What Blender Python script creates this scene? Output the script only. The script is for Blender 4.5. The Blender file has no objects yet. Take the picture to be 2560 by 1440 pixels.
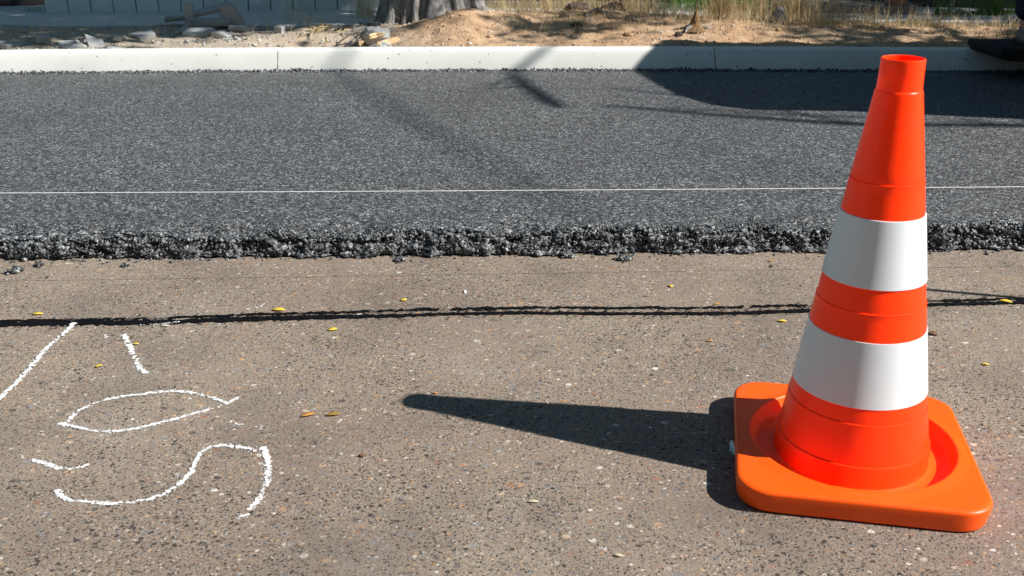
import bpy, math, random
import numpy as np
from mathutils import Vector, Matrix, noise
S = bpy.context.scene
COL = S.collection
rnd = random.Random(7)
NP = np.random.RandomState(11)
R = math.radians
# ------------------------------------------------------------------ camera
F, PIT, ROLL, CH = 2432.9, 0.376876, -0.00765, 0.98957
cam_d = bpy.data.cameras.new('camera'); cam = bpy.data.objects.new('camera', cam_d); COL.objects.link(cam)
cam_d.sensor_width = 36.0; cam_d.lens = 36.0*F/2560; cam_d.clip_start = 0.02; cam_d.clip_end = 1500
cam.matrix_world = Matrix.Translation((0, 0, CH)) @ Matrix.Rotation(math.pi/2-PIT, 4, 'X') @ Matrix.Rotation(ROLL, 4, 'Z')
S.camera = cam
cam_d.dof.use_dof = True; cam_d.dof.focus_distance = 2.75; cam_d.dof.aperture_fstop = 9.0
# ------------------------------------------------------------------ light
SUN = Vector((1.121, -0.331, 1.0)).normalized()
EL = math.asin(SUN.z)
w = bpy.data.worlds.new('World'); S.world = w; w.use_nodes = True
nt = w.node_tree; bg = nt.nodes['Background']; sky = nt.nodes.new('ShaderNodeTexSky')
sky.sky_type = 'NISHITA'; sky.sun_disc = False; sky.sun_elevation = EL; sky.sun_rotation = math.atan2(SUN.x, SUN.y)
sky.ozone_density = 3.0; sky.dust_density = 0.3
tint = nt.nodes.new('ShaderNodeMix'); tint.data_type = 'RGBA'; tint.blend_type = 'MULTIPLY'; tint.inputs[0].default_value = 1; tint.inputs[7].default_value = (.80, 1.0, .86, 1)
nt.links.new(sky.outputs[0], tint.inputs[6]); nt.links.new(tint.outputs[2], bg.inputs[0]); bg.inputs[1].default_value = 0.058
sd = bpy.data.lights.new('sun', 'SUN'); sun = bpy.data.objects.new('sun', sd); COL.objects.link(sun)
sd.energy = 5.0; sd.angle = R(0.53); sd.color = (1.0, 0.965, 0.92)
sun.rotation_euler = SUN.to_track_quat('Z', 'Y').to_euler()
S.view_settings.view_transform = 'Standard'; S.view_settings.look = 'None'
S.view_settings.exposure = 0.48; S.view_settings.gamma = 1.0
S.cycles.max_bounces = 6; S.cycles.transparent_max_bounces = 6

# ------------------------------------------------------------------ helpers
def G(px, py, z=0.0):
    "point on the horizontal plane z seen at photo pixel (px,py) - used to survey the ground plan"
    X, Y = px-1280, py-720; cr, sr = math.cos(ROLL), math.sin(ROLL)
    X, Y = cr*X+sr*Y, -sr*X+cr*Y
    dx, dy, dz = X/F, math.cos(PIT)-Y/F*math.sin(PIT), -math.sin(PIT)-Y/F*math.cos(PIT)
    t = (z-CH)/dz
    return (dx*t, dy*t, z)
def prop(o, label=None, cat=None, group=None, kind=None):
    if label: o['label'] = label
    if cat: o['category'] = cat
    if group: o['group'] = group
    if kind: o['kind'] = kind
    return o
def empty(name, loc=(0, 0, 0), rz=0):
    o = bpy.data.objects.new(name, None); COL.objects.link(o); o.location = loc; o.rotation_euler = (0, 0, rz)
    o.empty_display_size = .05
    return o
class MB:
    def __init__(s): s.v = []; s.f = []
    def add(s, vs, fs):
        n = len(s.v); s.v += [tuple(map(float, q)) for q in vs]; s.f += [tuple(i+n for i in q) for q in fs]
    def box(s, c, d, rot=None, taper=0):
        vs = []
        for z in (-1, 1):
            k = 1-taper*(z > 0)
            for x, y in ((-1, -1), (1, -1), (1, 1), (-1, 1)):
                q = Vector((x*d[0]/2*k, y*d[1]/2*k, z*d[2]/2))
                if rot is not None: q = rot @ q
                vs.append(q+Vector(c))
        s.add(vs, [(3, 2, 1, 0), (4, 5, 6, 7), (0, 1, 5, 4), (1, 2, 6, 5), (2, 3, 7, 6), (3, 0, 4, 7)])
    def tube(s, pts, rad, n=8, cap=True):
        pts = [Vector(p) for p in pts]; rs = rad if isinstance(rad, (list, tuple)) else [rad]*len(pts)
        vs = []
        for i, p in enumerate(pts):
            t = (pts[min(i+1, len(pts)-1)]-pts[max(i-1, 0)]).normalized()
            u = t.orthogonal().normalized() if i == 0 else (u-t*u.dot(t)).normalized()
            w_ = t.cross(u)
            for k in range(n):
                a = 2*math.pi*k/n; vs.append(p+(u*math.cos(a)+w_*math.sin(a))*rs[i])
        fs = [(i*n+k, i*n+(k+1) % n, (i+1)*n+(k+1) % n, (i+1)*n+k) for i in range(len(pts)-1) for k in range(n)]
        if cap: fs += [tuple(range(n))[::-1], tuple(range((len(pts)-1)*n, len(pts)*n))]
        s.add(vs, fs)
    def lathe(s, prof, n=64, cap0=False, cap1=False):
        vs = [(r*math.cos(2*math.pi*k/n), r*math.sin(2*math.pi*k/n), z) for r, z in prof for k in range(n)]
        fs = [(i*n+k, i*n+(k+1) % n, (i+1)*n+(k+1) % n, (i+1)*n+k) for i in range(len(prof)-1) for k in range(n)]
        if cap0: fs.append(tuple(range(n))[::-1])
        if cap1: fs.append(tuple(range((len(prof)-1)*n, len(prof)*n)))
        s.add(vs, fs)
    def prism(s, poly, z0, z1, axis='z'):
        n = len(poly)
        def m(a, b, c): return (a, b, c) if axis == 'z' else ((c, a, b) if axis == 'x' else (a, c, b))
        vs = [m(a, b, z0) for a, b in poly]+[m(a, b, z1) for a, b in poly]
        s.add(vs, [tuple(range(n))[::-1], tuple(range(n, 2*n))]+[(i, (i+1) % n, n+(i+1) % n, n+i) for i in range(n)])
    def build(s, name, mat, parent=None, loc=None, smooth=False, bevel=0, autos=None):
        me = bpy.data.meshes.new(name); me.from_pydata(s.v, [], s.f); me.update()
        return link(name, me, mat, parent, loc, smooth, bevel, autos)
def link(name, me, mat, parent=None, loc=None, smooth=False, bevel=0, autos=None):
    o = bpy.data.objects.new(name, me); COL.objects.link(o)
    if mat: me.materials.append(mat)
    if parent: o.parent = parent
    if loc: o.location = loc
    if smooth or autos: me.polygons.foreach_set('use_smooth', [True]*len(me.polygons))
    if autos: me.set_sharp_from_angle(angle=R(autos))
    if bevel:
        b = o.modifiers.new('bevel', 'BEVEL'); b.width = bevel; b.segments = 2; b.limit_method = 'ANGLE'
    return o
def npmesh(name, V, Fq):
    me = bpy.data.meshes.new(name); k = Fq.shape[1]
    me.vertices.add(len(V)); me.vertices.foreach_set('co', V.astype(np.float32).ravel())
    me.loops.add(Fq.size); me.loops.foreach_set('vertex_index', Fq.astype(np.int32).ravel())
    me.polygons.add(len(Fq)); me.polygons.foreach_set('loop_start', np.arange(0, Fq.size, k, dtype=np.int32))
    me.polygons.foreach_set('loop_total', np.full(len(Fq), k, dtype=np.int32))
    me.update(calc_edges=True); return me
def grid_faces(nu, nv):
    i = np.arange(nu-1)[:, None]*nv+np.arange(nv-1)[None, :]
    return np.stack([i, i+nv, i+nv+1, i+1], -1).reshape(-1, 4)
# value noise in numpy
def vnoise(x, y, seed=0):
    xi = np.floor(x).astype(np.int64); yi = np.floor(y).astype(np.int64); fx = x-xi; fy = y-yi
    fx = fx*fx*(3-2*fx); fy = fy*fy*(3-2*fy)
    def hsh(a, b):
        n = (a*374761393+b*668265263+seed*982451653) & 0xffffffff
        n = ((n ^ (n >> 13))*1274126177) & 0xffffffff
        return ((n ^ (n >> 16)) & 0xffff)/65535.0
    return (hsh(xi, yi)*(1-fx)+hsh(xi+1, yi)*fx)*(1-fy)+(hsh(xi, yi+1)*(1-fx)+hsh(xi+1, yi+1)*fx)*fy
def fbm(x, y, seed=0, octv=4):
    t = 0; a = 1; n = 0
    for k in range(octv): t = t+a*vnoise(x*2**k, y*2**k, seed+k*17); n += a; a *= .5
    return t/n-.5
# rocks: jittered icosahedra
_p = (1+5**.5)/2
ICO = np.array([(-1, _p, 0), (1, _p, 0), (-1, -_p, 0), (1, -_p, 0), (0, -1, _p), (0, 1, _p), (0, -1, -_p), (0, 1, -_p), (_p, 0, -1), (_p, 0, 1), (-_p, 0, -1), (-_p, 0, 1)])/math.hypot(1, _p)
ICF = np.array([(0, 11, 5), (0, 5, 1), (0, 1, 7), (0, 7, 10), (0, 10, 11), (1, 5, 9), (5, 11, 4), (11, 10, 2), (10, 7, 6), (7, 1, 8), (3, 9, 4), (3, 4, 2), (3, 2, 6), (3, 6, 8), (3, 8, 9), (4, 9, 5), (2, 4, 11), (6, 2, 10), (8, 6, 7), (9, 8, 1)])
def stones(name, P, sz, mat, flat=.8, rs=NP):
    n = len(P)
    V = ICO[None]*(1+rs.uniform(-.38, .38, (n, 12, 1)))*np.asarray(sz)[:, None, None]
    V = V*np.stack([rs.uniform(.7, 1.3, n), rs.uniform(.7, 1.3, n), rs.uniform(.6, 1, n)*flat/.8], 1)[:, None, :]
    a = rs.uniform(0, 6.28, n); t = rs.uniform(-.7, .7, n)
    ca, sa = np.cos(a)[:, None], np.sin(a)[:, None]; ct, st = np.cos(t)[:, None], np.sin(t)[:, None]
    x, y, z = V[..., 0], V[..., 1], V[..., 2]
    y, z = y*ct-z*st, y*st+z*ct
    x, y = x*ca-y*sa, x*sa+y*ca
    V = np.stack([x, y, z], -1)+P[:, None, :]
    Fc = (ICF[None]+12*np.arange(n)[:, None, None]).reshape(-1, 3)
    return npmesh(name, V.reshape(-1, 3), Fc)
def rock(size, seed, squash=(1, 1, 1), sub=3, rough=.35):
    import bmesh
    bm = bmesh.new(); bmesh.ops.create_icosphere(bm, subdivisions=sub, radius=1)
    for v in bm.verts:
        d = v.co.copy()+Vector((seed*3.1, seed*1.7, seed*.9))
        k = 1+rough*noise.noise(d*1.1)+rough*.5*noise.noise(d*2.7)+rough*.2*noise.noise(d*7)
        v.co = Vector((v.co.x*squash[0], v.co.y*squash[1], v.co.z*squash[2]))*k*size
    me = bpy.data.meshes.new('rock'); bm.to_mesh(me); bm.free(); return me

# ------------------------------------------------------------------ materials
def newmat(name):
    m = bpy.data.materials.new(name); m.use_nodes = True; t = m.node_tree; t.nodes.clear()
    out = t.nodes.new('ShaderNodeOutputMaterial'); b = t.nodes.new('ShaderNodeBsdfPrincipled')
    t.links.new(b.outputs[0], out.inputs[0]); return m, t, b
class NT:
    def __init__(s, t): s.t = t; s.co = t.nodes.new('ShaderNodeTexCoord').outputs['Object']
    def L(s, a, b): s.t.links.new(a, b)
    def noise(s, sc, det=4, rough=.55, vec=None, out='Fac'):
        n = s.t.nodes.new('ShaderNodeTexNoise'); n.inputs['Scale'].default_value = sc; n.inputs['Detail'].default_value = det
        n.inputs['Roughness'].default_value = rough; s.L(vec or s.co, n.inputs['Vector']); return n.outputs[out]
    def vor(s, sc, feat='F1', vec=None, rand=1.0):
        n = s.t.nodes.new('ShaderNodeTexVoronoi'); n.feature = feat; n.inputs['Scale'].default_value = sc
        n.inputs['Randomness'].default_value = rand; s.L(vec or s.co, n.inputs['Vector']); return n
    def ramp(s, v, pts, interp='LINEAR'):
        r = s.t.nodes.new('ShaderNodeValToRGB'); r.color_ramp.interpolation = interp; e = r.color_ramp.elements
        while len(e) < len(pts): e.new(0.5)
        for q, (p, c) in zip(e, pts):
            q.position = p; q.color = (c, c, c, 1) if not hasattr(c, '__len__') else (*c, 1)
        s.L(v, r.inputs[0]); return r.outputs[0]
    def math(s, op, a, b=None, clamp=False):
        n = s.t.nodes.new('ShaderNodeMath'); n.operation = op; n.use_clamp = clamp
        for i, q in enumerate((a, b)):
            if q is None: continue
            if isinstance(q, (int, float)): n.inputs[i].default_value = q
            else: s.L(q, n.inputs[i])
        return n.outputs[0]
    def mix(s, f, a, b, mode='MIX'):
        n = s.t.nodes.new('ShaderNodeMix'); n.data_type = 'RGBA'; n.blend_type = mode
        for i, q in ((0, f), (6, a), (7, b)):
            if isinstance(q, (int, float)): n.inputs[i].default_value = q if i == 0 else (q, q, q, 1)
            elif isinstance(q, (tuple, list)): n.inputs[i].default_value = (*q, 1)
            else: s.L(q, n.inputs[i])
        return n.outputs[2]
    def sep(s, c):
        n = s.t.nodes.new('ShaderNodeSeparateColor'); s.L(c, n.inputs[0]); return n.outputs
    def map(s, scale=(1, 1, 1), rot=(0, 0, 0), loc=(0, 0, 0)):
        n = s.t.nodes.new('ShaderNodeMapping'); n.inputs['Scale'].default_value = scale; n.inputs['Rotation'].default_value = rot
        n.inputs['Location'].default_value = loc; s.L(s.co, n.inputs['Vector']); return n.outputs[0]
    def bump(s, h, b, dist=.01, stg=1.0, prev=None):
        n = s.t.nodes.new('ShaderNodeBump'); n.inputs['Distance'].default_value = dist; n.inputs['Strength'].default_value = stg
        s.L(h, n.inputs['Height'])
        if prev is not None: s.L(prev, n.inputs['Normal'])
        if b is not None: s.L(n.outputs[0], b.inputs['Normal'])
        return n.outputs[0]
def simple(name, col, rough=.6, var=.25, nsc=8, bumpd=0.0, bsc=40, spec=.4, metal=0):
    m, t, b = newmat(name); n = NT(t)
    f = n.noise(nsc, 5, .6)
    n.L(n.mix(f, tuple(c*(1-var) for c in col), tuple(min(1, c*(1+var)) for c in col)), b.inputs['Base Color'])
    b.inputs['Roughness'].default_value = rough; b.inputs['Specular IOR Level'].default_value = spec; b.inputs['Metallic'].default_value = metal
    if bumpd: n.bump(n.noise(bsc, 6, .65), b, bumpd)
    return m

def mat_old_road():
    m, t, b = newmat('old_asphalt'); n = NT(t)
    st = n.map(scale=(1, 1.25, 1), rot=(0, 0, .35))
    big = n.noise(1.3, 3, .5); mid = n.noise(9, 5, .6); fine = n.noise(230, 3, .7)
    base = n.mix(n.ramp(big, [(.35, 0), (.65, 1)]), (.258, .198, .152), (.330, .274, .208))
    base = n.mix(n.ramp(mid, [(.35, .0), (.75, .55)]), base, (.25, .182, .15))
    base = n.mix(n.ramp(fine, [(.3, 0), (.7, 1)]), n.mix(1, base, .60, 'MULTIPLY'), n.mix(1, base, 1.30, 'MULTIPLY'))
    # aggregate stones
    hs = []
    for sc, dth, thr, tone in ((44, .36, .80, 1), (88, .40, .68, 2), (190, .42, .55, 3)):
        v = n.vor(sc, vec=st); c = n.sep(v.outputs['Color'])
        mask = n.math('MULTIPLY', n.ramp(v.outputs['Distance'], [(dth-.07, 1), (dth+.03, 0)]), n.math('GREATER_THAN', c[0], thr))
        col = n.ramp(c[1], [(0, (.055, .05, .05)), (.10, (.10, .085, .08)), (.24, (.20, .19, .195)), (.42, (.30, .30, .30)), (.54, (.34, .15, .08)), (.64, (.16, .13, .12)), (.74, (.42, .36, .30)), (.84, (.55, .28, .10)), (.92, (.62, .52, .40)), (1, (.80, .78, .74))])
        base = n.mix(n.math('MULTIPLY', mask, (.8, .75, .7)[tone-1]), base, col); hs.append(mask)
    stain = n.ramp(n.noise(3.1, 6, .62, vec=n.map(loc=(4, 2, 0))), [(.48, 0), (.70, .5)]); base = n.mix(stain, base, (.13, .11, .095))
    pale = n.ramp(n.noise(2.1, 6, .6, vec=n.map(loc=(9, 5, 0))), [(.55, 0), (.75, .3)]); base = n.mix(pale, base, (.42, .38, .34))
    # dark pits, clustered
    pc = n.ramp(n.noise(2.6, 4, .6), [(.38, .0), (.68, 1)])
    hp = 0
    for sc, lo, hi in ((85, .84, .985), (150, .66, .94), (280, .5, .84)):
        v = n.vor(sc, vec=st); c = n.sep(v.outputs['Color'])
        th = n.math('SUBTRACT', hi+.06, n.math('MULTIPLY', pc, hi-lo))
        pm = n.math('MULTIPLY', n.ramp(v.outputs['Distance'], [(.28, 1), (.42, 0)]), n.math('GREATER_THAN', c[2], th))
        base = n.mix(n.math('MULTIPLY', pm, .82), base, (.035, .03, .028)); hp = pm if isinstance(hp, int) else n.math('MAXIMUM', hp, pm)
    n.L(base, b.inputs['Base Color']); b.inputs['Roughness'].default_value = .85; b.inputs['Specular IOR Level'].default_value = .3
    h = n.math('SUBTRACT', n.math('ADD', n.math('MULTIPLY', fine, .5), n.math('MULTIPLY', hs[1], .25)), hp)
    n.bump(h, b, .0022, .9)
    return m
def mat_new_asphalt(name='new_asphalt', clump=False):
    m, t, b = newmat(name); n = NT(t)
    v1 = n.vor(140 if not clump else 110); c1 = n.sep(v1.outputs['Color']); v2 = n.vor(310); c2 = n.sep(v2.outputs['Color'])
    lum = n.math('ADD', n.math('MULTIPLY', n.math('POWER', c1[0], 2.2), .6), n.math('MULTIPLY', n.math('POWER', c2[1], 3), .5))
    patch = n.math('ADD', n.math('MULTIPLY', n.noise(1.7, 4, .6), .6), n.math('MULTIPLY', n.noise(1.6, 5, .6, vec=n.map(scale=(.25, 5, 1))), .4))
    lum = n.math('MULTIPLY', lum, n.math('ADD', n.math('MULTIPLY', patch, .7), .65))
    if clump:
        col = n.ramp(lum, [(0, (.010, .011, .012)), (.22, (.036, .039, .042)), (.5, (.15, .16, .165)), (1, (.62, .64, .65))])  # pale stone tones, top end raised to stand in for sun glints
    else:
        col = n.ramp(lum, [(0, (.014, .014, .016)), (.22, (.064, .066, .069)), (.5, (.148, .151, .154)), (.8, (.33, .335, .34)), (1, (.62, .64, .65))])
    n.L(col, b.inputs['Base Color'])
    b.inputs['Roughness'].default_value = .45 if clump else .55; b.inputs['Specular IOR Level'].default_value = .8 if clump else .45
    h = n.math('ADD', n.math('MULTIPLY', n.math('SUBTRACT', 1, v1.outputs['Distance']), c1[2]), n.math('MULTIPLY', n.noise(420, 2, .6), .5))
    n.bump(h, b, .004, .85)
    return m
def mat_concrete(name, c0, c1, specks=True, rough=.8, sc=3, bstr=.7):
    m, t, b = newmat(name); n = NT(t)
    base = n.mix(n.ramp(n.noise(sc, 5, .6), [(.3, 0), (.7, 1)]), c0, c1)
    fine = n.noise(160, 3, .6)
    base = n.mix(.25, base, n.mix(fine, .2, 1.0), 'MULTIPLY') if 0 else base
    if specks:
        v = n.vor(45); c = n.sep(v.outputs['Color'])
        pm = n.math('MULTIPLY', n.ramp(v.outputs['Distance'], [(.2, 1), (.32, 0)]), n.math('GREATER_THAN', c[2], .955))
        base = n.mix(n.math('MULTIPLY', pm, .7), base, (.12, .12, .12))
    n.L(base, b.inputs['Base Color']); b.inputs['Roughness'].default_value = rough
    n.bump(n.math('ADD', fine, n.noise(25, 4, .6)), b, .003, bstr)
    return m
def mat_soil():
    m, t, b = newmat('soil'); n = NT(t)
    base = n.mix(n.ramp(n.noise(2.5, 5, .6), [(.35, 0), (.65, 1)]), (.50, .32, .19), (.64, .46, .30))
    base = n.mix(n.ramp(n.noise(14, 6, .65), [(.45, 0), (.75, .8)]), base, (.20, .115, .07))
    sx = n.t.nodes.new('ShaderNodeSeparateXYZ'); n.L(n.co, sx.inputs[0])
    greyleft = n.ramp(n.math('ADD', n.math('MULTIPLY', sx.outputs[0], -.35), n.math('MULTIPLY', n.noise(3, 4, .6), .8)), [(.55, 0), (.95, .75)])
    base = n.mix(greyleft, base, (.42, .385, .32))
    for sc, th, cc in ((60, .88, (.62, .54, .44)), (90, .86, (.09, .06, .045))):
        v = n.vor(sc); c = n.sep(v.outputs['Color'])
        pm = n.math('MULTIPLY', n.ramp(v.outputs['Distance'], [(.25, 1), (.42, 0)]), n.math('GREATER_THAN', c[0], th))
        base = n.mix(n.math('MULTIPLY', pm, .75), base, cc)
    n.L(base, b.inputs['Base Color']); b.inputs['Roughness'].default_value = .95; b.inputs['Specular IOR Level'].default_value = .1
    n.bump(n.math('ADD', n.noise(60, 6, .7), n.noise(16, 4, .6)), b, .012, .8)
    return m
def mat_plastic(name, col, trans, rough=.34, gloss=.5, dirt=.16):
    "thin-walled fluorescent PVC, its glow put into an over-bright red: part of the light goes through the wall"
    m, t, b = newmat(name); n = NT(t)
    f = n.noise(5, 5, .6); sm = n.ramp(n.noise(22, 6, .7, vec=n.map(scale=(1, 1, .35))), [(.55, 0), (.8, dirt)])
    c = n.mix(f, tuple(k*.93 for k in col), tuple(k*1.05 for k in col))
    c = n.mix(sm, c, tuple(k*.55+.06 for k in col))
    n.L(c, b.inputs['Base Color']); b.inputs['Roughness'].default_value = rough; b.inputs['Specular IOR Level'].default_value = gloss
    n.bump(n.noise(35, 3, .5), b, .0012, .25)
    if trans:
        tr = t.nodes.new('ShaderNodeBsdfTranslucent'); n.L(c, tr.inputs[0])
        mx = t.nodes.new('ShaderNodeMixShader'); mx.inputs[0].default_value = trans
        out = [q for q in t.nodes if q.type == 'OUTPUT_MATERIAL'][0]
        n.L(b.outputs[0], mx.inputs[1]); n.L(tr.outputs[0], mx.inputs[2]); n.L(mx.outputs[0], out.inputs[0])
    return m
def mat_bark():
    m, t, b = newmat('bark'); n = NT(t); st = n.map(scale=(1, 1, .28))
    v = n.noise(16, 6, .7, vec=st); base = n.ramp(v, [(.35, (.08, .075, .07)), (.5, (.28, .265, .25)), (.7, (.5, .48, .45))])
    n.L(base, b.inputs['Base Color']); b.inputs['Roughness'].default_value = .95
    n.bump(v, b, .05, 1); return m
def mat_leaf(name, c0, c1, trans=.3):
    m, t, b = newmat(name); n = NT(t)
    c = n.mix(n.ramp(n.noise(9, 3, .6), [(.35, 0), (.65, 1)]), c0, c1); n.L(c, b.inputs['Base Color']); b.inputs['Roughness'].default_value = .6
    tr = t.nodes.new('ShaderNodeBsdfTranslucent'); n.L(c, tr.inputs[0])
    mx = t.nodes.new('ShaderNodeMixShader'); mx.inputs[0].default_value = trans
    out = [q for q in t.nodes if q.type == 'OUTPUT_MATERIAL'][0]
    n.L(b.outputs[0], mx.inputs[1]); n.L(tr.outputs[0], mx.inputs[2]); n.L(mx.outputs[0], out.inputs[0])
    return m
M = dict(
 old=mat_old_road(), new=mat_new_asphalt(), clump=mat_new_asphalt('asphalt_aggregate', True),
 kerb=mat_concrete('kerb_concrete', (.72, .73, .68), (.82, .82, .77), bstr=.25), soil=mat_soil(),
 pave=mat_concrete('pavement_concrete', (.46, .50, .50), (.60, .63, .62), sc=5), rubble=mat_concrete('rubble_concrete', (.30, .32, .32), (.44, .44, .42), sc=7),
 panel=mat_concrete('panel_concrete', (.66, .72, .70), (.76, .82, .79), False, sc=2), plinth=mat_concrete('plinth_concrete', (.20, .19, .18), (.29, .27, .25), sc=4),
 body=mat_plastic('cone_plastic', (1.6, .066, .004), .05, gloss=.35), base=mat_plastic('cone_base_plastic', (1.12, .118, .005), 0, .40, gloss=.35, dirt=.4),  # red set above full reflectance so the cone's shaded side stays bright
 white=simple('retroreflective_white', (.80, .85, .88), .28, .02, 4, spec=.5),
 chalk=simple('white_marking_paint', (.88, .88, .87), .85, .05, 60, .001, 200, .2), tar=simple('bitumen', (.006, .006, .007), .7, .5, 60, .004, 90, .1),
 leafy=mat_leaf('yellow_leaf', (.90, .58, .03), (.95, .76, .14), .15), leafo=mat_leaf('orange_leaf', (.62, .26, .05), (.75, .42, .12), .2),
 leafw=mat_leaf('pale_leaf', (.70, .62, .42), (.82, .76, .6), .2), leafb=mat_leaf('brown_leaf', (.16, .08, .04), (.3, .16, .08), .1),
 dark=simple('dark_wood', (.018, .016, .015), .8, .4, 12, .004, 30), string=simple('string', (.86, .88, .86), .6, .05, 80),
 metal=simple('rusty_steel', (.12, .09, .07), .6, .4, 20, metal=.3), bark=mat_bark(),
 fol=mat_leaf('foliage', (.045, .075, .02), (.10, .14, .04), .3), green=mat_leaf('green_blade', (.09, .24, .04), (.24, .40, .09), .35), dry=mat_leaf('dry_blade', (.62, .48, .26), (.80, .68, .44), .35),
 basalt=simple('dark_stone', (.085, .06, .052), .85, .5, 18, .012, 30), wood=simple('pale_split_wood', (.62, .44, .26), .8, .3, 25, .004, 60),
 stonew=simple('pale_stone', (.62, .58, .52), .8, .2, 40), paper=simple('white_tissue', (.80, .82, .84), .8, .06, 50),
 brickm=None, denim=simple('navy_cloth', (.012, .018, .04), .9, .3, 40, .002, 300), shoe=simple('grey_leather', (.20, .20, .19), .6, .2, 20), sole=simple('shoe_sole', (.05, .05, .05), .8),
 skin=simple('skin', (.50, .30, .21), .5, .1, 10), vest=simple('orange_vest', (.8, .16, .02), .7, .1, 10), hair=simple('dark_hair', (.03, .02, .015), .6, .3, 60),
 paint=simple('machine_yellow', (.62, .33, .03), .4, .15, 4), steel=simple('machine_steel', (.05, .05, .052), .55, .3, 9, metal=.4), glass=simple('dark_glass', (.02, .025, .03), .08, .1, 3, spec=.8))
def mat_brick():
    m, t, b = newmat('dark_red_brick'); n = NT(t); k = t.nodes.new('ShaderNodeTexBrick'); n.L(n.map(rot=(R(90), 0, 0)), k.inputs[0])
    k.inputs['Color1'].default_value = (.20, .07, .05, 1); k.inputs['Color2'].default_value = (.13, .05, .04, 1); k.inputs['Mortar'].default_value = (.15, .14, .13, 1)
    k.inputs['Scale'].default_value = 1; k.inputs['Brick Width'].default_value = .25; k.inputs['Row Height'].default_value = .075; k.inputs['Mortar Size'].default_value = .008
    n.L(n.mix(n.noise(12, 4), k.outputs[0], n.mix(.5, k.outputs[0], .1)), b.inputs['Base Color']); b.inputs['Roughness'].default_value = .9
    return m
M['brick'] = mat_brick()
def mat_chalk():
    m, t, b = newmat('white_spray_paint'); n = NT(t)
    b.inputs['Base Color'].default_value = (.80, .80, .79, 1); b.inputs['Roughness'].default_value = .9
    v = n.vor(210); hole = n.math('MAXIMUM', n.ramp(n.noise(330, 3, .7), [(.30, 1), (.42, 0)]), n.math('MULTIPLY', n.math('GREATER_THAN', n.sep(v.outputs['Color'])[0], .9), .8))
    tr = t.nodes.new('ShaderNodeBsdfTransparent'); mx = t.nodes.new('ShaderNodeMixShader'); n.L(hole, mx.inputs[0]); n.L(b.outputs[0], mx.inputs[1]); n.L(tr.outputs[0], mx.inputs[2])
    n.L(mx.outputs[0], [q for q in t.nodes if q.type == 'OUTPUT_MATERIAL'][0].inputs[0]); return m
M['chalk'] = mat_chalk()

# ------------------------------------------------------------------ ground, roads
def yk(x):      # foot line of the kerb
    xc = max(-4.0, min(4.0, x)); y = 5.82-.0407*xc-.01018*xc*xc; s = -.0407-2*.01018*xc
    return y+s*(x-xc)
YK = np.vectorize(yk)
TH = .07        # thickness of the new asphalt course
def edge_y(x): return 2.785+.012*x/1.5
def quadsheet(name, pts, mat, z=None):
    b = MB(); b.add([(p[0], p[1], p[2] if len(p) > 2 else z) for p in pts], [tuple(range(len(pts)))]); return b.build(name, mat)
prop(quadsheet('ground', [(-300, -300), (300, -300), (300, 400), (-300, 400)], M['soil'], -.06), kind='structure')
prop(quadsheet('old_road', [(-30, -14), (30, -14), (30, 3.4), (-30, 3.4)], M['old'], 0), kind='structure')
# new course: rough broken edge grid + flat top running to the kerb
xs = np.arange(-4.2, 4.2, .0055); vs_ = np.concatenate([np.linspace(0, 1, 34), 1+np.linspace(.05, 1, 34)])
X, Vv = np.meshgrid(xs, vs_, indexing='ij')
def ey(x): return 2.785+.008*x
prof_y = np.where(Vv < 1, Vv*.05, .05+(Vv-1)*.22)          # 0..1 up the face, 1..2 over the top
prof_z = np.where(Vv < 1, TH*np.sin(np.clip(Vv, 0, 1)*math.pi/2)**.8, TH)
amp = np.where(Vv < 1, 1.0, np.clip(1.35-(Vv-1)*1.35, .12, 1))
lump = 1.15*fbm(X*26, (prof_y+prof_z)*32, 3, 3); gr = fbm(X*110, (prof_y+prof_z)*120, 9, 3); lum2 = fbm(X*9, prof_z*4, 31, 2)
fs = amp*np.where(Vv < 1, 1, 0.5)
Yg = ey(X)-.012+prof_y-(lump*.050+gr*.014)*fs+lum2*.03*np.where(Vv < 1, 1, .6)*amp-.01*(prof_z < .01)
Zg = prof_z+(lump*.012+gr*.012)*amp*np.clip(Vv*4, 0, 1)*np.where(Vv < 1, 1.0, .55)-.004*(Vv < .01)
slump = np.clip(fbm(X*5.5, X*0+3, 61, 3)+.08, 0, 1)*.10*np.exp(-((Vv-1)/.28)**2); Zg = np.maximum(Zg-slump, .002); Yg -= slump*.25*(Vv < 1)
Yg[:, 0] = ey(X[:, 0])+.03; Zg[:, 0] = -.01
Zg[:, -1] = TH; Yg[:, -1] = ey(X[:, -1])+.26
me = npmesh('new_asphalt_edge', np.stack([X, Yg, Zg], -1).reshape(-1, 3), grid_faces(len(xs), len(vs_)))
b = MB()
xk = [-30, -20, -12, -8, -6, -4.2]+[round(-4+.25*i, 2) for i in range(33)]+[4.195, 6, 8, 12, 20, 30]
for i in range(len(xk)-1):
    x0, x1 = xk[i], xk[i+1]
    b.add([(x0, ey(x0)+.258, TH), (x1, ey(x1)+.258, TH), (x1, yk(x1)+.05, TH), (x0, yk(x0)+.05, TH)], [(0, 1, 2, 3)])
for x0, x1 in ((-30, -4.19), (4.19, 30)):
    b.add([(x0, ey(x0), -.01), (x1, ey(x1), -.01), (x1, ey(x1)+.03, TH), (x0, ey(x0)+.03, TH), (x1, ey(x1)+.258, TH), (x0, ey(x0)+.258, TH)], [(0, 1, 2, 3), (3, 2, 4, 5)])
road = b.build('new_road', M['new']); prop(road, kind='structure')
ed = link('road_edge', me, M['clump'], None); me.materials.append(M['new']); me.polygons.foreach_set('material_index', np.broadcast_to((np.arange(len(vs_)-1) >= 36)[None, :], (len(xs)-1, len(vs_)-1)).astype(np.int32).ravel()); prop(ed, kind='structure')
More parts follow.
